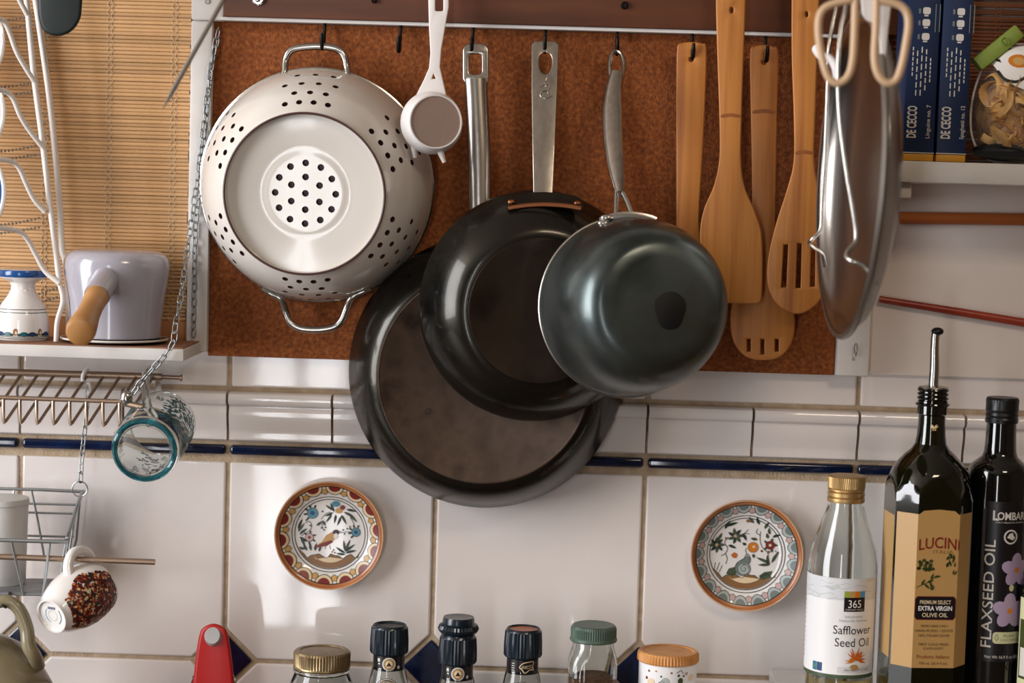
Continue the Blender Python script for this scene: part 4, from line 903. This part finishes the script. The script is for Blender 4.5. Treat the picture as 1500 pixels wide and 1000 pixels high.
def prof_r(y):                                           # shoulder and neck radius by height
    pts = [(560, 20.5), (578, 20.5), (579, 22), (598, 22), (600, 19.5), (612, 19.7), (630, 21), (642, 23), (650, 28), (658, 37), (668, 46), (680, 54), (695, 60), (712, 66), (735, 72), (760, 90), (2000, 90)]
    for (a, ra), (b_, rb) in zip(pts, pts[1:]):
        if a <= y <= b_: return (ra+(rb-ra)*(y-a)/(b_-a))*k
    return 90*k
ys = [yb, yb-2, yb-5, yb-14, 900, 800, 765, 750, 735, 724, 712, 703, 695, 687, 680, 674, 668, 663, 658, 654, 650, 646, 642, 636, 630, 620, 612, 604, 600, 599, 598, 590, 579, 578, 570, 560]
rings = []
for y in ys:
    sc = .93 if y == yb else (.975 if y == yb-2 else 1)
    rings.append([(min(octr(a)*sc, prof_r(y))*math.cos(a), min(octr(a)*sc, prof_r(y))*math.sin(a), H(y)) for a in angs])
loft(rings, M).obj('body', 'glass_dark', t, sharp=22)
for yy in (563, 569, 575, 584): torus('thread_ring', M, (21 if yy < 580 else 23)*k, .0013, H(yy), 'glass_black', t, 48)
B().lathe([(0, H(557)), (12*k, H(557)), (21*k, H(558.5)), (22*k, H(560.5)), (20*k, H(562)), (0, H(562))], M, 40).obj('pourer_collar', 'steel', t)
B().tube(catmull([V((x, Y, z0+H(560))), V((x+.0002, Y, z0+H(530))), V((x-.0004, Y, z0+H(500))), V((x-.0002, Y-.0002, z0+H(482))), V((x+.001, Y-.001, z0+H(476)))], 5), [7.5*k, 7*k, 6.4*k, 6.2*k, 6.4*k], 16).obj('pourer_spout', 'steel', t)
B().ball(V((x+.0012, Y-.001, z0+H(477))), (.0056, .005, .0036), 14).obj('pourer_tip', 'black_plastic', t)
def octmap(u, v, e):                                     # u = 0 at the middle of the main face turned right of the viewer
    seq = [(am, -60), (cm, -15), (am, 30), (cm, 75)]
    # walk from the centre of the third face
    ang = {0: math.radians(-174), 1: math.radians(-129), 2: math.radians(-84), 3: math.radians(-39)}
    if -am/2 <= u <= am/2: f, s = 2, u
    elif u > am/2: f, s = 3, u-am/2-cm/2
    elif u >= -am/2-cm: f, s = 1, u+am/2+cm/2
    else: f, s = 0, u+am+cm
    dist = D if f in (0, 2) else (am+cm*math.sqrt(2))/2*math.sqrt(2)-cm/2
    a = ang[f]; return V((x+(dist+e)*math.cos(a)-s*math.sin(a), Y+(dist+e)*math.sin(a)+s*math.cos(a), z0+v))
P = Paint(octmap, 4e-5, 6*k)
def facet_rect(u0, u1, v0, v1, m, z):
    cuts = [u0]+[c_ for c_ in (-am/2-cm, -am/2, am/2, am/2+cm) if u0 < c_ < u1]+[u1]
    for a, b_ in zip(cuts, cuts[1:]): P.rect(a+1e-6, v0, b_-1e-6, v1, m, z)
va, vb = H(963), H(738)
facet_rect(-am/2-cm+2.5*k, am/2+cm-2*k, va, vb, 'p_tan', 0); facet_rect(-am/2-cm-am*.96, -am/2-cm-am*.06, H(955), H(745), 'p_tan', 0)
P.poly([(-am/2+2*k, vb), (am/2-2*k, vb), (am/2-8*k, vb+5*k), (0, vb+7*k), (-am/2+8*k, vb+5*k)], 'p_tan', 0)
P.text('LUCINI', 2*k, H(787), 16*k, 'p_maroon', 4, width=60*k, bold=.01, arc=.004/k); P.text('ITALIA', 8*k, H(795), 5*k, 'p_brown', 4, width=30*k)
for i in range(18): P.ell((-17+random.uniform(-11, 13))*k, H(812+random.uniform(-8, 8)), 3*k, 2.6*k, 'p_olive', 4, n=9)
for i in range(16): P.leaf((18+random.uniform(-5, 9))*k, H(815+random.uniform(-16, 14)), 8*k, 1.8*k, random.uniform(40, 130), 'p_olive', 4)
P.stroke([(-32*k, H(846)), (-14*k, H(838)), (0, H(828))], 1.2*k, 'p_olive', 4)
for u, y, r_ in ((-22, 842, 60), (-14, 838, 20), (-8, 834, 70), (-4, 830, 10), (-18, 840, -40), (-10, 836, -70)): P.leaf(u*k, H(y), 11*k, 2.4*k, r_, 'p_olive', 4)
P.ell(-6*k, H(845), 3*k, 4*k, 'p_olive', 5)
P.poly([(a*k, H(b_)) for a, b_ in ((-30, 862), (-27, 858), (27, 858), (30, 862), (30, 888), (27, 892), (-27, 892), (-30, 888))], 'p_lblack', 2)
P.stroke([(a*k, H(b_)) for a, b_ in ((-30, 862), (-27, 858), (27, 858), (30, 862), (30, 888), (27, 892), (-27, 892), (-30, 888))], .8*k, 'p_maroon', 3, True)
P.text('PREMIUM SELECT', 0, H(869), 5.5*k, 'p_cream', 5, width=46*k, bold=.01); P.text('EXTRA VIRGIN', 0, H(878.5), 6.5*k, 'p_white', 5, width=50*k, bold=.02); P.text('OLIVE OIL', 0, H(888), 6*k, 'p_cream', 5, width=38*k, bold=.01)
for y, s, w_ in ((903, 'MADE USING ONLY', 40), (910, 'HAND-PICKED + ESTATE', 56), (917, '100% ITALIAN OLIVES', 46), (930, 'FIRST COLD PRESS', 44), (936, '0.3-0.4% ACIDITY', 30), (958, '750 mL (25.4 fl oz)', 42)): P.text(s, 0, H(y), 3.6*k, 'p_ink', 4, width=w_*k)
P.text('Prodotto Italiano', 0, H(949), 5.4*k, 'p_maroon', 4, width=48*k)
P.obj('label', t.children[0])
P = Paint(lambda u, v, e: V((x+u, Y-math.sqrt(max((20.3*k+e)**2-u*u, 0)), z0+v)))
for rt in (20, 50, 130, 160): P.leaf(0, H(617), 7*k, 1.5*k, rt, 'p_cream', 3)
P.rect(-3*k, H(621), 3*k, H(617), 'p_tan', 3); P.obj('neck_emblem', t)
# flaxseed oil: tall black round bottle
Y = -.125; k = S(Y); x = W(1456, 850, Y).x; M = Tz((x, Y, ZL)); yb = next(y_ for y_ in range(960, 1100) if W(1456, y_, Y).z < ZL)
t = thing('oil_bottle', 'tall black round flaxseed oil bottle with black cap and flower label', 'bottle', (x, Y, ZL), 'oil bottles on the ledge')
B().lathe([(0, 0), (40*k, 0), (44*k, 3*k), (45*k, 8*k)]+[(r*k, H(y)) for r, y in ((45, 700), (45, 690), (44, 680), (40, 673), (33, 667), (26, 661), (23.5, 654), (22.5, 640), (21.5, 612), (21, 606), (0, 605))], M, 64).obj('body', 'glass_black', t, sharp=30)
B().lathe([(21.5*k, H(611)), (23.5*k, H(611)), (24*k, H(606)), (23*k, H(603)), (24*k, H(600)), (23*k, H(596)), (24*k, H(592)), (23.3*k, H(589)), (23.6*k, H(577)), (22*k, H(574)), (0, H(573))], M, 96, lambda q, hh: (.012 if q % 2 else 0) if H(590) <= hh <= H(576) else 0).obj('cap', 'black_plastic', t, sharp=22)
P = Paint(cylmap(x, Y, ZL, 45*k, -PI/2-.19), 5e-5, 5*k); random.seed(3)
P.rect(-16*k, H(957), 60*k, H(722), 'p_lblack', 0, 20, 1)
P.text('LOMBARDI', 24*k, H(748), 11*k, 'p_ltext', 4, width=62*k, bold=.02); P.text('L', -3*k, H(749), 14*k, 'p_ltext', 5, bold=.02); P.text('OILS HEALTH PRODUCTS', 24*k, H(753), 2*k, 'p_ltext', 4, width=54*k)
P.ring(20*k, H(773), 9.5*k, 2.4*k, 'p_ltext', 3, 28); P.poly([((20+a)*k, H(773)+b_*k) for a, b_ in ((-6, -1), (-2, 5), (3, 6), (4, 2), (7, -1), (3, -5), (-1, -3))], 'p_ltext', 3)
def flower(u, y, r):
    for i in range(5): a = 72*i+18; P.ell(u*k+.55*r*k*math.cos(math.radians(a)), H(y)+.55*r*k*math.sin(math.radians(a)), .56*r*k, .42*r*k, 'p_lilac', 2+i % 2, a, 12)
    P.ell(u*k, H(y), .18*r*k, .18*r*k, 'p_orange', 5)
flower(33, 822, 23); flower(24, 882, 24); P.ell(25*k, H(848), 4*k, 5*k, 'p_palelime', 2); P.stroke([(26*k, H(845)), (31*k, H(832))], 1*k, 'p_green', 1)
P.poly([(a*k, H(b_)) for a, b_ in rrect(0, 913, 44, 930, 5)], 'p_palelime', 3); P.stroke([(a*k, H(b_)) for a, b_ in ((6, 926), (3.5, 922), (6, 916), (8.5, 922))], .8*k, 'p_ink', 5, True); P.text('PURE', 25*k, H(920), 3.4*k, 'p_grey', 5, width=18*k); P.text('COLD PRESSED', 27*k, H(926), 3*k, 'p_grey', 5, width=32*k)
P.text('FLAXSEED OIL', -2*k, H(936), 15*k, 'p_ltext', 4, rot=90, align='l', width=158*k, bold=.005)
P.text('Net Wt 16.9 fl oz (500 mL)', 22*k, H(952), 4.4*k, 'p_ltext', 4, width=64*k); P.obj('label', t.children[0])
# fourth bottle at the edge
x4 = W(1532, 900, -.15).x; kk = S(-.15)
t = thing('oil_bottle', 'dark bottle with pale yellow label cut off by the right edge', 'bottle', (x4, -.15, ZL), 'oil bottles on the ledge')
B().lathe([(0, 0), (36*kk, 0), (40*kk, 3*kk), (40*kk, 190*kk), (36*kk, 206*kk), (18*kk, 225*kk), (14*kk, 240*kk), (14*kk, 290*kk), (0, 290*kk)], Tz((x4, -.15, ZL)), 48).obj('body', 'glass_black', t)
B().lathe([(0, 302*kk), (15*kk, 301*kk), (15.5*kk, 270*kk), (14.2*kk, 270*kk)], Tz((x4, -.15, ZL)), 36).obj('cap', 'black_plastic', t)
P = Paint(cylmap(x4, -.15, ZL, 40*kk)); P.rect(-56*kk, 38*kk, 56*kk, 182*kk, 'p_palelime', 0, 24, 1); P.rect(-53*kk, 62*kk, 53*kk, 150*kk, 'p_olive', 1, 24, 1); P.rect(-50*kk, 66*kk, 50*kk, 108*kk, 'p_ltext', 2, 24, 1); P.obj('label', t)

# ------------------------------------------------------------------ painted plates on the tiles
PK = S(-.01)
PP = [(0, 5), (46, 5.2), (53, 6.2), (57, 8), (64, 12), (74, 17.5), (79, 19.5)]
def dish(px, py, name_label, R):
    c = W(px, py, -.001); M = frame(c, (0, -1, 0)); t = thing('painted_plate', name_label, 'plate', c, 'painted plates on the tiles'); f = R/82*PK
    out = [(0, 0), (34, 0), (36, 2), (52, 6), (70, 14), (80, 19), (82, 21), (81.5, 22.5), (80, 22.5)]
    B().lathe([(r*f, h*f) for r, h in out+PP[::-1]], M, 96).obj('dish', 'ceramic_white', t, sharp=60)
    B().lathe([(r*f, (h+.5)*f) for r, h in ((74.5, 17.8), (76.5, 18.8), (79, 20.3), (79.9, 22.2))], M, 96).obj('glazed_edge', 'terracotta', t, sharp=70)
    B().lathe([(r*f, (h+.4)*f) for r, h in ((79.9, 22.2), (81.6, 22.7), (82.2, 21.2), (81, 19.6))], M, 96).obj('pale_edge', 'pale_edge', t, sharp=70)
    def mp(u, v, e):
        r = math.hypot(u, v)
        for (ra, ha), (rb, hb) in zip(PP, PP[1:]):
            if ra <= r <= rb: h = ha+(hb-ha)*(r-ra)/(rb-ra); break
        else: h = 19.5
        return M @ V((u*f, v*f, (h+.35)*f+e))
    P_ = Paint(mp, 4e-5, 5); P_.outline = .55; return t, P_
def scallops(P, n, fill, inner, between, ph=0):
    for i in range(n):
        a = 2*PI*(i+ph)/n; c, s = math.cos(a), math.sin(a); hw = PI/n*.86
        for (R0, dep, m, z, sc) in ((73.5, 13, 'p_black', 1, 1), (73.5, 12, inner, 2, .92), (73.5, 8, fill, 3, .66)):
            pts = [(R0*math.cos(a+hw*sc*q), R0*math.sin(a+hw*sc*q)) for q in (-1, -.5, 0, .5, 1)]
            pts += [((R0-dep*math.sqrt(1-q*q))*math.cos(a+hw*sc*q), (R0-dep*math.sqrt(1-q*q))*math.sin(a+hw*sc*q)) for q in (.97, .85, .6, .3, 0, -.3, -.6, -.85, -.97)]
            P.poly(pts, m, z)
        b_ = a+PI/n; pts = [(70, -.045), (70, .045), (64, .075), (61, 0), (64, -.075)]
        P.poly([(r*math.cos(b_+q), r*math.sin(b_+q)) for r, q in pts], between, 3); P.stroke([(r*math.cos(b_+q), r*math.sin(b_+q)) for r, q in pts], .8, 'p_black', 4, True)
    P.ring(0, 0, 74, 1.4, 'p_black', 4, 80); P.ring(0, 0, 57, 1.1, 'p_black', 4, 72); P.ring(0, 0, 53, 1.1, 'p_black', 4, 72)
def ground(P, m1, m2, y, bump):
    pts = [(52*math.cos(a), 52*math.sin(a)) for a in [math.radians(q) for q in range(205, 336, 6)]]
    top = [(x_, y+bump*math.sin(x_*.25)+2*math.sin(x_*.6)) for x_ in range(44, -46, -6)]
    P.poly(pts+top, m1, 1); P.stroke(top, .9, 'p_black', 3)
    P.poly([(x_*.7, y_*.72-6) for x_, y_ in pts[4:-4]]+[(18, y-4), (-2, y-2), (-20, y-6)], m2, 2)
t, P = dish(484, 781, 'round painted plate with red scalloped border and a bird, left on the tiles', 81)
scallops(P, 14, 'p_red', 'p_cream', 'p_yellow', .3); ground(P, 'p_brown', 'p_cream', -33, 3)
P.poly([(-22, -19), (-12, -12), (-6, -2), (4, 4), (8, 2), (9, -4), (5, -11), (-4, -17), (-14, -19)], 'p_yellow', 3); P.poly([(-26, -22), (-12, -14), (2, -9), (5, -12), (-4, -18), (-14, -20)], 'p_red', 4)
P.ell(9, 3, 5, 4.2, 'p_purple', 4); P.poly([(12, 5), (18, 4.5), (12, 2.5)], 'p_black', 4); P.ell(9, -3, 3.6, 4.6, 'p_white', 5); P.stroke([(-6, -17), (-7, -23)], 1, 'p_black'); P.stroke([(0, -17), (1, -23)], 1, 'p_black')
for x_, y_, r_ in ((-27, 31, 8.5), (39, 4, 7)):
    P.ell(x_, y_, r_, r_*.95, 'p_blue', 3); P.ring(x_, y_, r_*.95, .8, 'p_black', 4, 20); P.ell(x_, y_, r_*.45, r_*.4, 'p_dblue', 4)
    for q in range(5): P.leaf(x_+r_*math.cos(.7*q+1.2), y_+r_*math.sin(.7*q+1.2), 5, 1.6, math.degrees(.7*q+1.2), 'p_dgreen', 3)
P.ell(8, 46, 6.5, 4.6, 'p_blue', 3); P.ell(13, 36, 6, 4.5, 'p_yellow', 3); P.ell(18, 41, 4, 3.6, 'p_red', 4)
for x_, y_, l, r_ in ((6, 36, 16, 150), (6, 34, 15, 115), (4, 33, 14, 205), (2, 30, 15, 235), (8, 30, 14, 262), (16, 30, 17, 300), (16, 28, 16, 250), (20, 34, 18, 335), (24, 38, 15, 350), (28, 30, 16, 320), (-48, 6, 17, 70), (-48, 2, 16, 55), (-46, -2, 15, 40), (-46, -6, 14, 330), (-44, -8, 14, 300), (24, -26, 20, 70), (24, -26, 18, 100), (24, -26, 18, 40), (24, -28, 17, 150), (24, -28, 17, 15), (24, -30, 14, 175), (-34, -26, 12, 120), (-28, -26, 13, 100), (-22, -26, 12, 80), (-16, -27, 10, 70), (-38, -24, 9, 160), (-14, 18, 9, 220), (-12, 20, 9, 300)): P.leaf(x_, y_, l, 2.1, r_, random.choice(('p_green', 'p_dgreen', 'p_dgreen')), 3)
P.ell(-31, -6, 6.5, 6, 'p_pink', 3); P.ring(-31, -6, 6.2, .8, 'p_black', 4, 16); P.ell(-31, -6, 2.5, 2.3, 'p_red', 5)
for q in range(6): P.leaf(-31+6*math.cos(q-2.6), -6+6*math.sin(q-2.6), 5, 1.4, math.degrees(q-2.6), 'p_dgreen', 3)
for s in ([(-44, -4), (-34, 2), (-28, 10), (-31, 18), (-38, 16)], [(-14, 22), (-8, 30), (0, 34)], [(30, 26), (35, 18), (37, 10)], [(14, 2), (24, 4), (33, 4)], [(-14, 20), (-12, 12), (-10, 6)]): P.stroke(s, .9, 'p_dgreen', 2, sm=4)
for x_, y_ in ((-9, 6), (-13, 9), (-7, 10), (20, 7), (26, 9), (22, 1), (-30, 12), (-36, 20), (30, 12), (-12, 34), (-46, 26), (6, -24), (4, -27), (8, -28)): P.ell(x_, y_, 1.6, 1.3, 'p_red' if x_ > 3 and y_ < -20 else 'p_dgreen', 4, n=8)
P.obj('painted_motif', t.children[0])
t, P = dish(1092, 810, 'round painted plate with grey scalloped border and orange fruit, right on the tiles', 83)
scallops(P, 17, 'p_grey', 'p_lgrey', 'p_pink', .5); ground(P, 'p_brown', 'p_cream', -32, 3)
P.ell(-4, -22, 12, 11, 'p_grey', 3); P.ell(-2, -22, 8, 8, 'p_lgrey', 4); P.stroke([(-2+(7-i*.42)*math.cos(i*.6), -22+(7-i*.42)*math.sin(i*.6)) for i in range(15)], .9, 'p_black', 5); P.poly([(-14, -16), (-4, -8), (2, -2), (6, -6), (6, -14), (0, -16)], 'p_grey', 4); P.stroke([(-16, -22), (-12, -13), (-3, -7), (1, 0), (5, -3), (7, -9), (5, -14)], 1, 'p_black', 5, sm=3); P.stroke([(1, 0), (-1, 6), (1, 9)], .9, 'p_black', 5)
P.ell(10, 10, 7.5, 7.5, 'p_orange', 4); P.ell(11, 11, 2, 2, 'p_cream', 5); P.ring(10, 10, 7.4, .8, 'p_brown', 5, 20)
P.ell(35, 14, 7, 6.5, 'p_red', 4); P.ell(35, 14, 2.2, 2, 'p_cream', 5)
for q in range(5): P.leaf(35+5*math.cos(q*1.25), 14+5*math.sin(q*1.25), 6, 2, math.degrees(q*1.25), 'p_green', 3)
for cx, cy, n, r_ in ((-16, 26, 7, 10), (-43, 12, 8, 10)):
    for q in range(n): P.leaf(cx+2*math.cos(6.28*q/n), cy+2*math.sin(6.28*q/n), r_, 2.6, 360*q/n, 'p_dgreen' if q % 2 else 'p_green', 3)
    P.ell(cx, cy, 2, 2, 'p_yellow', 5)
for x_, y_, l, r_ in ((-30, 40, 18, 20), (-36, 30, 18, 240), (-32, 36, 15, 60), (10, 46, 12, 130), (18, 44, 12, 110), (26, 38, 12, 60), (34, 30, 10, 100), (38, 26, 12, 20), (16, 22, 10, 170), (36, -12, 22, 160), (38, -12, 20, 60), (36, -14, 18, 185), (34, -16, 16, 100), (-26, 12, 12, 340), (-6, 30, 12, 300), (10, 0, 6, 290), (0, 14, 6, 160), (32, 24, 8, 110)): P.leaf(x_, y_, l, 2.4, r_, random.choice(('p_green', 'p_green', 'p_dgreen')), 3)
for s in ([(-26, 24), (-32, 16), (-27, 8), (-30, 0), (-36, -4)], [(-30, 0), (-27, -8), (-29, -16)], [(20, 34), (20, 20), (24, 10), (32, 2), (33, -10)], [(20, 28), (14, 32), (16, 38)], [(-16, 26), (-4, 30), (2, 36)], [(-4, 30), (4, 30)], [(42, 6), (48, 2)], [(-46, -26), (-44, -14)], [(-42, -26), (-38, -14)], [(-38, -28), (-34, -18)]): P.stroke(s, .9, 'p_black', 2, sm=4)
P.poly([(-22, -2), (-17, 2), (-12, -1), (-14, -7), (-19, -6)], 'p_seed2', 4); P.ell(2, 49, 3.6, 2.4, 'p_brown', 4); P.ell(-30, 22, 1.8, 2.2, 'p_brown', 4); P.ell(33, 4, 2.2, 2, 'p_brown', 4); P.ell(23, 5, 1.8, 1.8, 'p_red', 4); P.poly([(-28, -30), (-24, -22), (-16, -20), (-12, -28), (-18, -34)], 'p_green', 3); P.poly([(20, -32), (28, -26), (40, -24), (36, -34), (26, -38)], 'p_green', 2)
P.obj('painted_motif', t.children[0])

# ------------------------------------------------------------------ right: shelf, boxes, bag, chopsticks
Ys = -.115; zs = W(1400, 237.5, Ys).z; xs = W(1303, 250, Ys).x
s2 = thing('wall_shelf', 'white painted shelf on the right carrying the blue pasta boxes', 'shelf', (xs+.1, -.05, zs))
B().box((xs, Ys, zs-31*S(Ys)), (1.55, -.0055, zs)).obj('board', 'paint_white', s2, bevel=.0015)
B().box((W(1303, 280, -.1).x, -.105, zs-54*S(Ys)), (W(1334, 280, -.1).x, -.0055, zs-31*S(Ys))).obj('bracket', 'paint_white', s2, bevel=.0015)
blind('bamboo_blind', 'dark reddish brown slat blind behind the pasta boxes', W(1272, 100, -.01).x, 1.5, zs+.0005, W(1400, -60, -.01).z, 5.2*S(0), -.012, 'dark_slat', [W(1460, 60, -.01).x])
def pasta_box(x0, x1, label, name, Yf):
    k = S(Yf); a = W(x0, 232, Yf).x; b_ = W(x1, 232, Yf).x; hgt = .262; dep = .058
    t = thing('pasta_box', label, 'box', ((a+b_)/2, Yf+dep/2, zs), 'blue pasta boxes on the right shelf')
    tl = Matrix.Translation(((a+b_)/2, Yf+dep/2, zs)) @ Matrix.Rotation(.006, 4, 'Y') @ Matrix.Translation((-(a+b_)/2, -Yf-dep/2, -zs))
    B().box((a, Yf, zs+12*k), (b_, Yf+dep, zs+hgt), tl).obj('carton', 'box_blue', t, bevel=.0008)
    B().box((a, Yf, zs+.0006), (b_, Yf+dep, zs+11*k), tl).obj('yellow_band', 'box_yellow', t, bevel=.0006)
    P = Paint(lambda u, v, e: tl @ V((a+u*k, Yf-e, zs+v*k)))
    wd = x1-x0
    P.rect(0, 12, wd, 13.2, 'p_ltext', 2)
    P.text('DE CECCO', 18, 34, 13, 'p_ltext', 3, rot=90, align='l', width=46, bold=.03)
    P.text(name, 38, 34, 6, 'p_ltext', 3, rot=90, align='l', width=48)
    for i, (v0, v1) in enumerate(((112, 68), (140, 72), (140, 66), (132, 70), (120, 84))):
        for j in range(6):
            a_ = 235-v0+(v0-v1)*j/6; P.rect(8+i*6.4, a_, 8+i*6.4+1.6, a_+(v0-v1)/6*.7, 'p_ltext', 2)
    for v in (180, 200, 217):
        P.poly(rrect(20, v-5, 31, v+5, 3), 'p_ltext', 3); P.rect(22, v-8, 28, v-6, 'p_ltext', 3)
        P.rect(14, v-4, 17, v+3, 'p_grey', 3)
    for v in (241, 265, 295): P.poly(circ(26, v, 8, 7), 'p_ltext', 3)
    for q in (38, 44): P.rect(q, 187, q+1.2, 227, 'p_grey', 3)
    # map works downwards, so mirror text by turning it over
    P.obj('print', t.children[0]); return t
pasta_box(1321, 1367, 'left blue pasta box with white lettering and yellow foot', 'Linguine no. 7', -.100)
pasta_box(1371, 1414, 'right blue pasta box with white lettering beside the pasta bag', 'Spaghetti no. 12', -.100)
# bag of pasta with clip
Yb = -.07; k = S(Yb); c = W(1492, 150, Yb); bg = thing('pasta_bag', 'clear bag of pasta with printed top closed by a green clip', 'bag', V((c.x, Yb, zs)))
rx, ry, rz = 66*k, .045, 86*k
ctr = V((c.x, Yb, zs+.002+rz*.98))
b = B(); n = 24; rgs = []
for i in range(n+1):
    q = PI*i/n; z = -math.cos(q); r = math.sin(q)**.62; rgs.append([(rx*r*(1-.14*z)*math.cos(a)*(1+.03*math.sin(5*a+i)), ry*r*math.sin(a)*(1+.04*math.sin(4*a+2*i)), rz*z) for a in [2*PI*j/36 for j in range(36)]])
loft(rgs, Matrix.Translation(ctr)).obj('film', 'film', bg, sharp=180)
rgs2 = [[(x_*.90, y_*.88, z_*.90 if z_ < 0 else z_*.62) for x_, y_, z_ in r_] for r_ in rgs]
loft(rgs2, Matrix.Translation(ctr)).obj('pasta_filling', 'noodle_mass', bg, sharp=180)
B().tube([ctr+V((rx*1.03*(1-.14*math.sin(a))*abs(math.cos(a))**.62*(1 if math.cos(a) > 0 else -1), -.002, rz*math.sin(a))) for a in [2*PI*i/72 for i in range(72)]], .0011, 6, True).obj('seam', 'p_ltext', bg)
random.seed(21)
for i in range(90):
    a = random.uniform(0, 2*PI); q = math.sqrt(random.random())*.86; p = ctr+V((rx*q*.9*math.cos(a), -ry*.86*(1-q**2.6)**.5, rz*(-.14+.72*q*math.sin(a))))
    R_ = random.uniform(.006, .011); ph = random.uniform(0, 6); ax = V((random.uniform(-1, 1), random.uniform(-1, 1), random.uniform(-1, 1))).normalized(); M = frame(p, ax)
    B().tube([M @ V((R_*math.cos(ph+.5*j), R_*math.sin(ph+.5*j), .0012*j)) for j in range(9)], [(.0042, .0008)]*2, 6).obj('noodle', 'noodle', bg)
def bmap(u, v, e):
    X = u*k; Z = v*k; rr_ = max(1-(X/rx)**2-(Z/rz)**2, .0); return ctr+V((X, -ry*rr_**.35*1.04-.0008-e, Z))
P = Paint(bmap, 8e-5, 6)
P.poly([(-50, 60), (-42, 40), (-26, 24), (-8, 16), (10, -4), (40, -30), (60, -6), (60, 60), (30, 84), (-20, 80)], 'p_white', 1)
P.ell(-16, 58, 14, 10, 'p_orange', 3); P.ell(-16, 58, 8, 6, 'p_yellow', 4); P.stroke([(-44, 44), (-36, 32), (-22, 28), (-10, 34), (2, 46), (16, 54)], 4, 'p_lblack', 5, sm=5); P.stroke([(-42, 66), (-34, 74), (-22, 78)], 3, 'p_lblack', 5); P.ell(12, 24, 7, 7, 'p_red', 3); P.poly([(-46, 60), (-40, 66), (-38, 56)], 'p_lblack', 5)
P.obj('print', bg.children[0])
B().ball(W(1472, 222, -.085), (.030, .020, .0085), 20).obj('bag_bottom', 'bag_dark', bg)
M = frame(W(1462, 70, -.088), (0, -1, .1), W(1490, 42, -.088)-W(1440, 82, -.088))
B().box((-.0068, -.025, -.006), (.0068, .024, .006), M).box((-.004, .004, .006), (.003, .009, .0075), M).obj('clip', 'clip_green', bg, bevel=.002)
o = B().tube([W(1318, 319, -.010), W(1420, 320, -.010), W(1620, 323, -.010)], [9*S(0), 9*S(0), 9*S(0)], 16).obj('chopstick', 'chopstick_brown'); tag(o, 'thick orange brown wooden stick lying level on the white wall', 'chopstick')
o = B().tube([W(1288, 438, -.010), W(1400, 456, -.010), W(1620, 492, -.010)], [5*S(0), 6*S(0), 7*S(0)], 14).obj('chopstick', 'chopstick_red'); tag(o, 'thin red chopstick slanting down to the right on the white wall', 'chopstick')

# ------------------------------------------------------------------ lid in a wire holder, coated wire handles
Yl = -.245; cL = W(1250, 258, Yl); RL = 234*S(Yl)
th_ = math.radians(87.3)
nL = V((-math.sin(th_), -math.cos(th_), .02)).normalized()
ML = frame(cL, nL)
lid = thing('pan_lid', 'large round steel pan lid seen nearly edge-on beside the wooden utensils', 'lid', cL)
B().lathe([(RL, .0), (RL*1.0, .004), (RL*.985, .005), (RL*.955, .0035), (RL*.94, -.001), (RL*.9, -.008), (RL*.7, -.018), (RL*.4, -.025), (0, -.027), (0, -.0285), (RL*.4, -.0265), (RL*.7, -.0195), (RL*.92, -.0095), (RL*.965, -.002), (RL*.985, 0)], ML, 96).obj('plate', 'lid_steel', lid, sharp=50)
torus('rim', ML, RL, .0028, .003, 'steel_dull', lid)
hl = thing('lid_holder', 'bent steel wire holder with two hooked arms carrying the pan lid', 'holder', W(1215, 20, -.2))
B().tube(catmull([W(x, y, Y) for x, y, Y in ((1232, -40, -.20), (1226, 8, -.21), (1219, 40, -.215), (1214, 75, -.22), (1212, 140, -.22), (1208, 240, -.215), (1204, 300, -.21), (1202, 335, -.21), (1190, 350, -.21), (1186, 356, -.205), (1192, 362, -.20), (1204, 370, -.19), (1209, 390, -.185))], 5), .0018, 10).obj('arm', 'steel', hl)
B().tube(catmull([W(x, y, Y) for x, y, Y in ((1243, -40, -.30), (1240, 8, -.31), (1232, 45, -.315), (1228, 100, -.32), (1230, 170, -.32), (1240, 250, -.32), (1250, 310, -.32), (1254, 350, -.32), (1242, 368, -.325), (1240, 376, -.33), (1250, 383, -.335), (1264, 388, -.335), (1276, 402, -.335), (1285, 416, -.335))], 5), .0021, 10).obj('arm', 'steel', hl)
B().tube(catmull([W(1197, 72, -.235), W(1204, 82, -.25), W(1216, 86, -.27), W(1224, 98, -.30), W(1226, 118, -.32)], 5), [.0045, .0040, .0032, .0036, .0026], 10).obj('cross_clip', mat('clip_white', '#e9e6e4', .3), hl)
Yw = -.40; k = S(Yw)
tg = thing('wire_tongs', 'beige coated wire tongs, two rounded loops hanging in front of the lid', 'tongs', W(1267, -60, Yw))
B().tube(catmull([W(x, y, Yw) for x, y in ((1252, -70), (1253, -20), (1252, 40), (1249, 88), (1242, 112), (1228, 122), (1214, 114), (1206, 92), (1200, 60), (1199, 32), (1205, 15), (1220, 6), (1246, 0))], 6), 5.6*k, 12).obj('loop', 'wire_beige', tg)
B().tube(catmull([W(x, y, Yw) for x, y in ((1284, -70), (1284, -20), (1283, 40), (1281, 84), (1286, 108), (1298, 121), (1312, 118), (1321, 96), (1328, 60), (1331, 34), (1327, 16), (1314, 6), (1288, 1))], 6), 5.8*k, 12).obj('loop', 'wire_beige', tg)
o = slab('plastic_scraper', 'plastic_white', None, [smooth([(1264, -60), (1305, -60), (1304, 0), (1300, 40), (1296, 84), (1291, 86), (1288, 40), (1280, 33), (1268, 26), (1263, 8)], 4)], -.34, .004, 1.5)
tag(o, 'white plastic scraper hanging between the two beige wire loops', 'scraper')
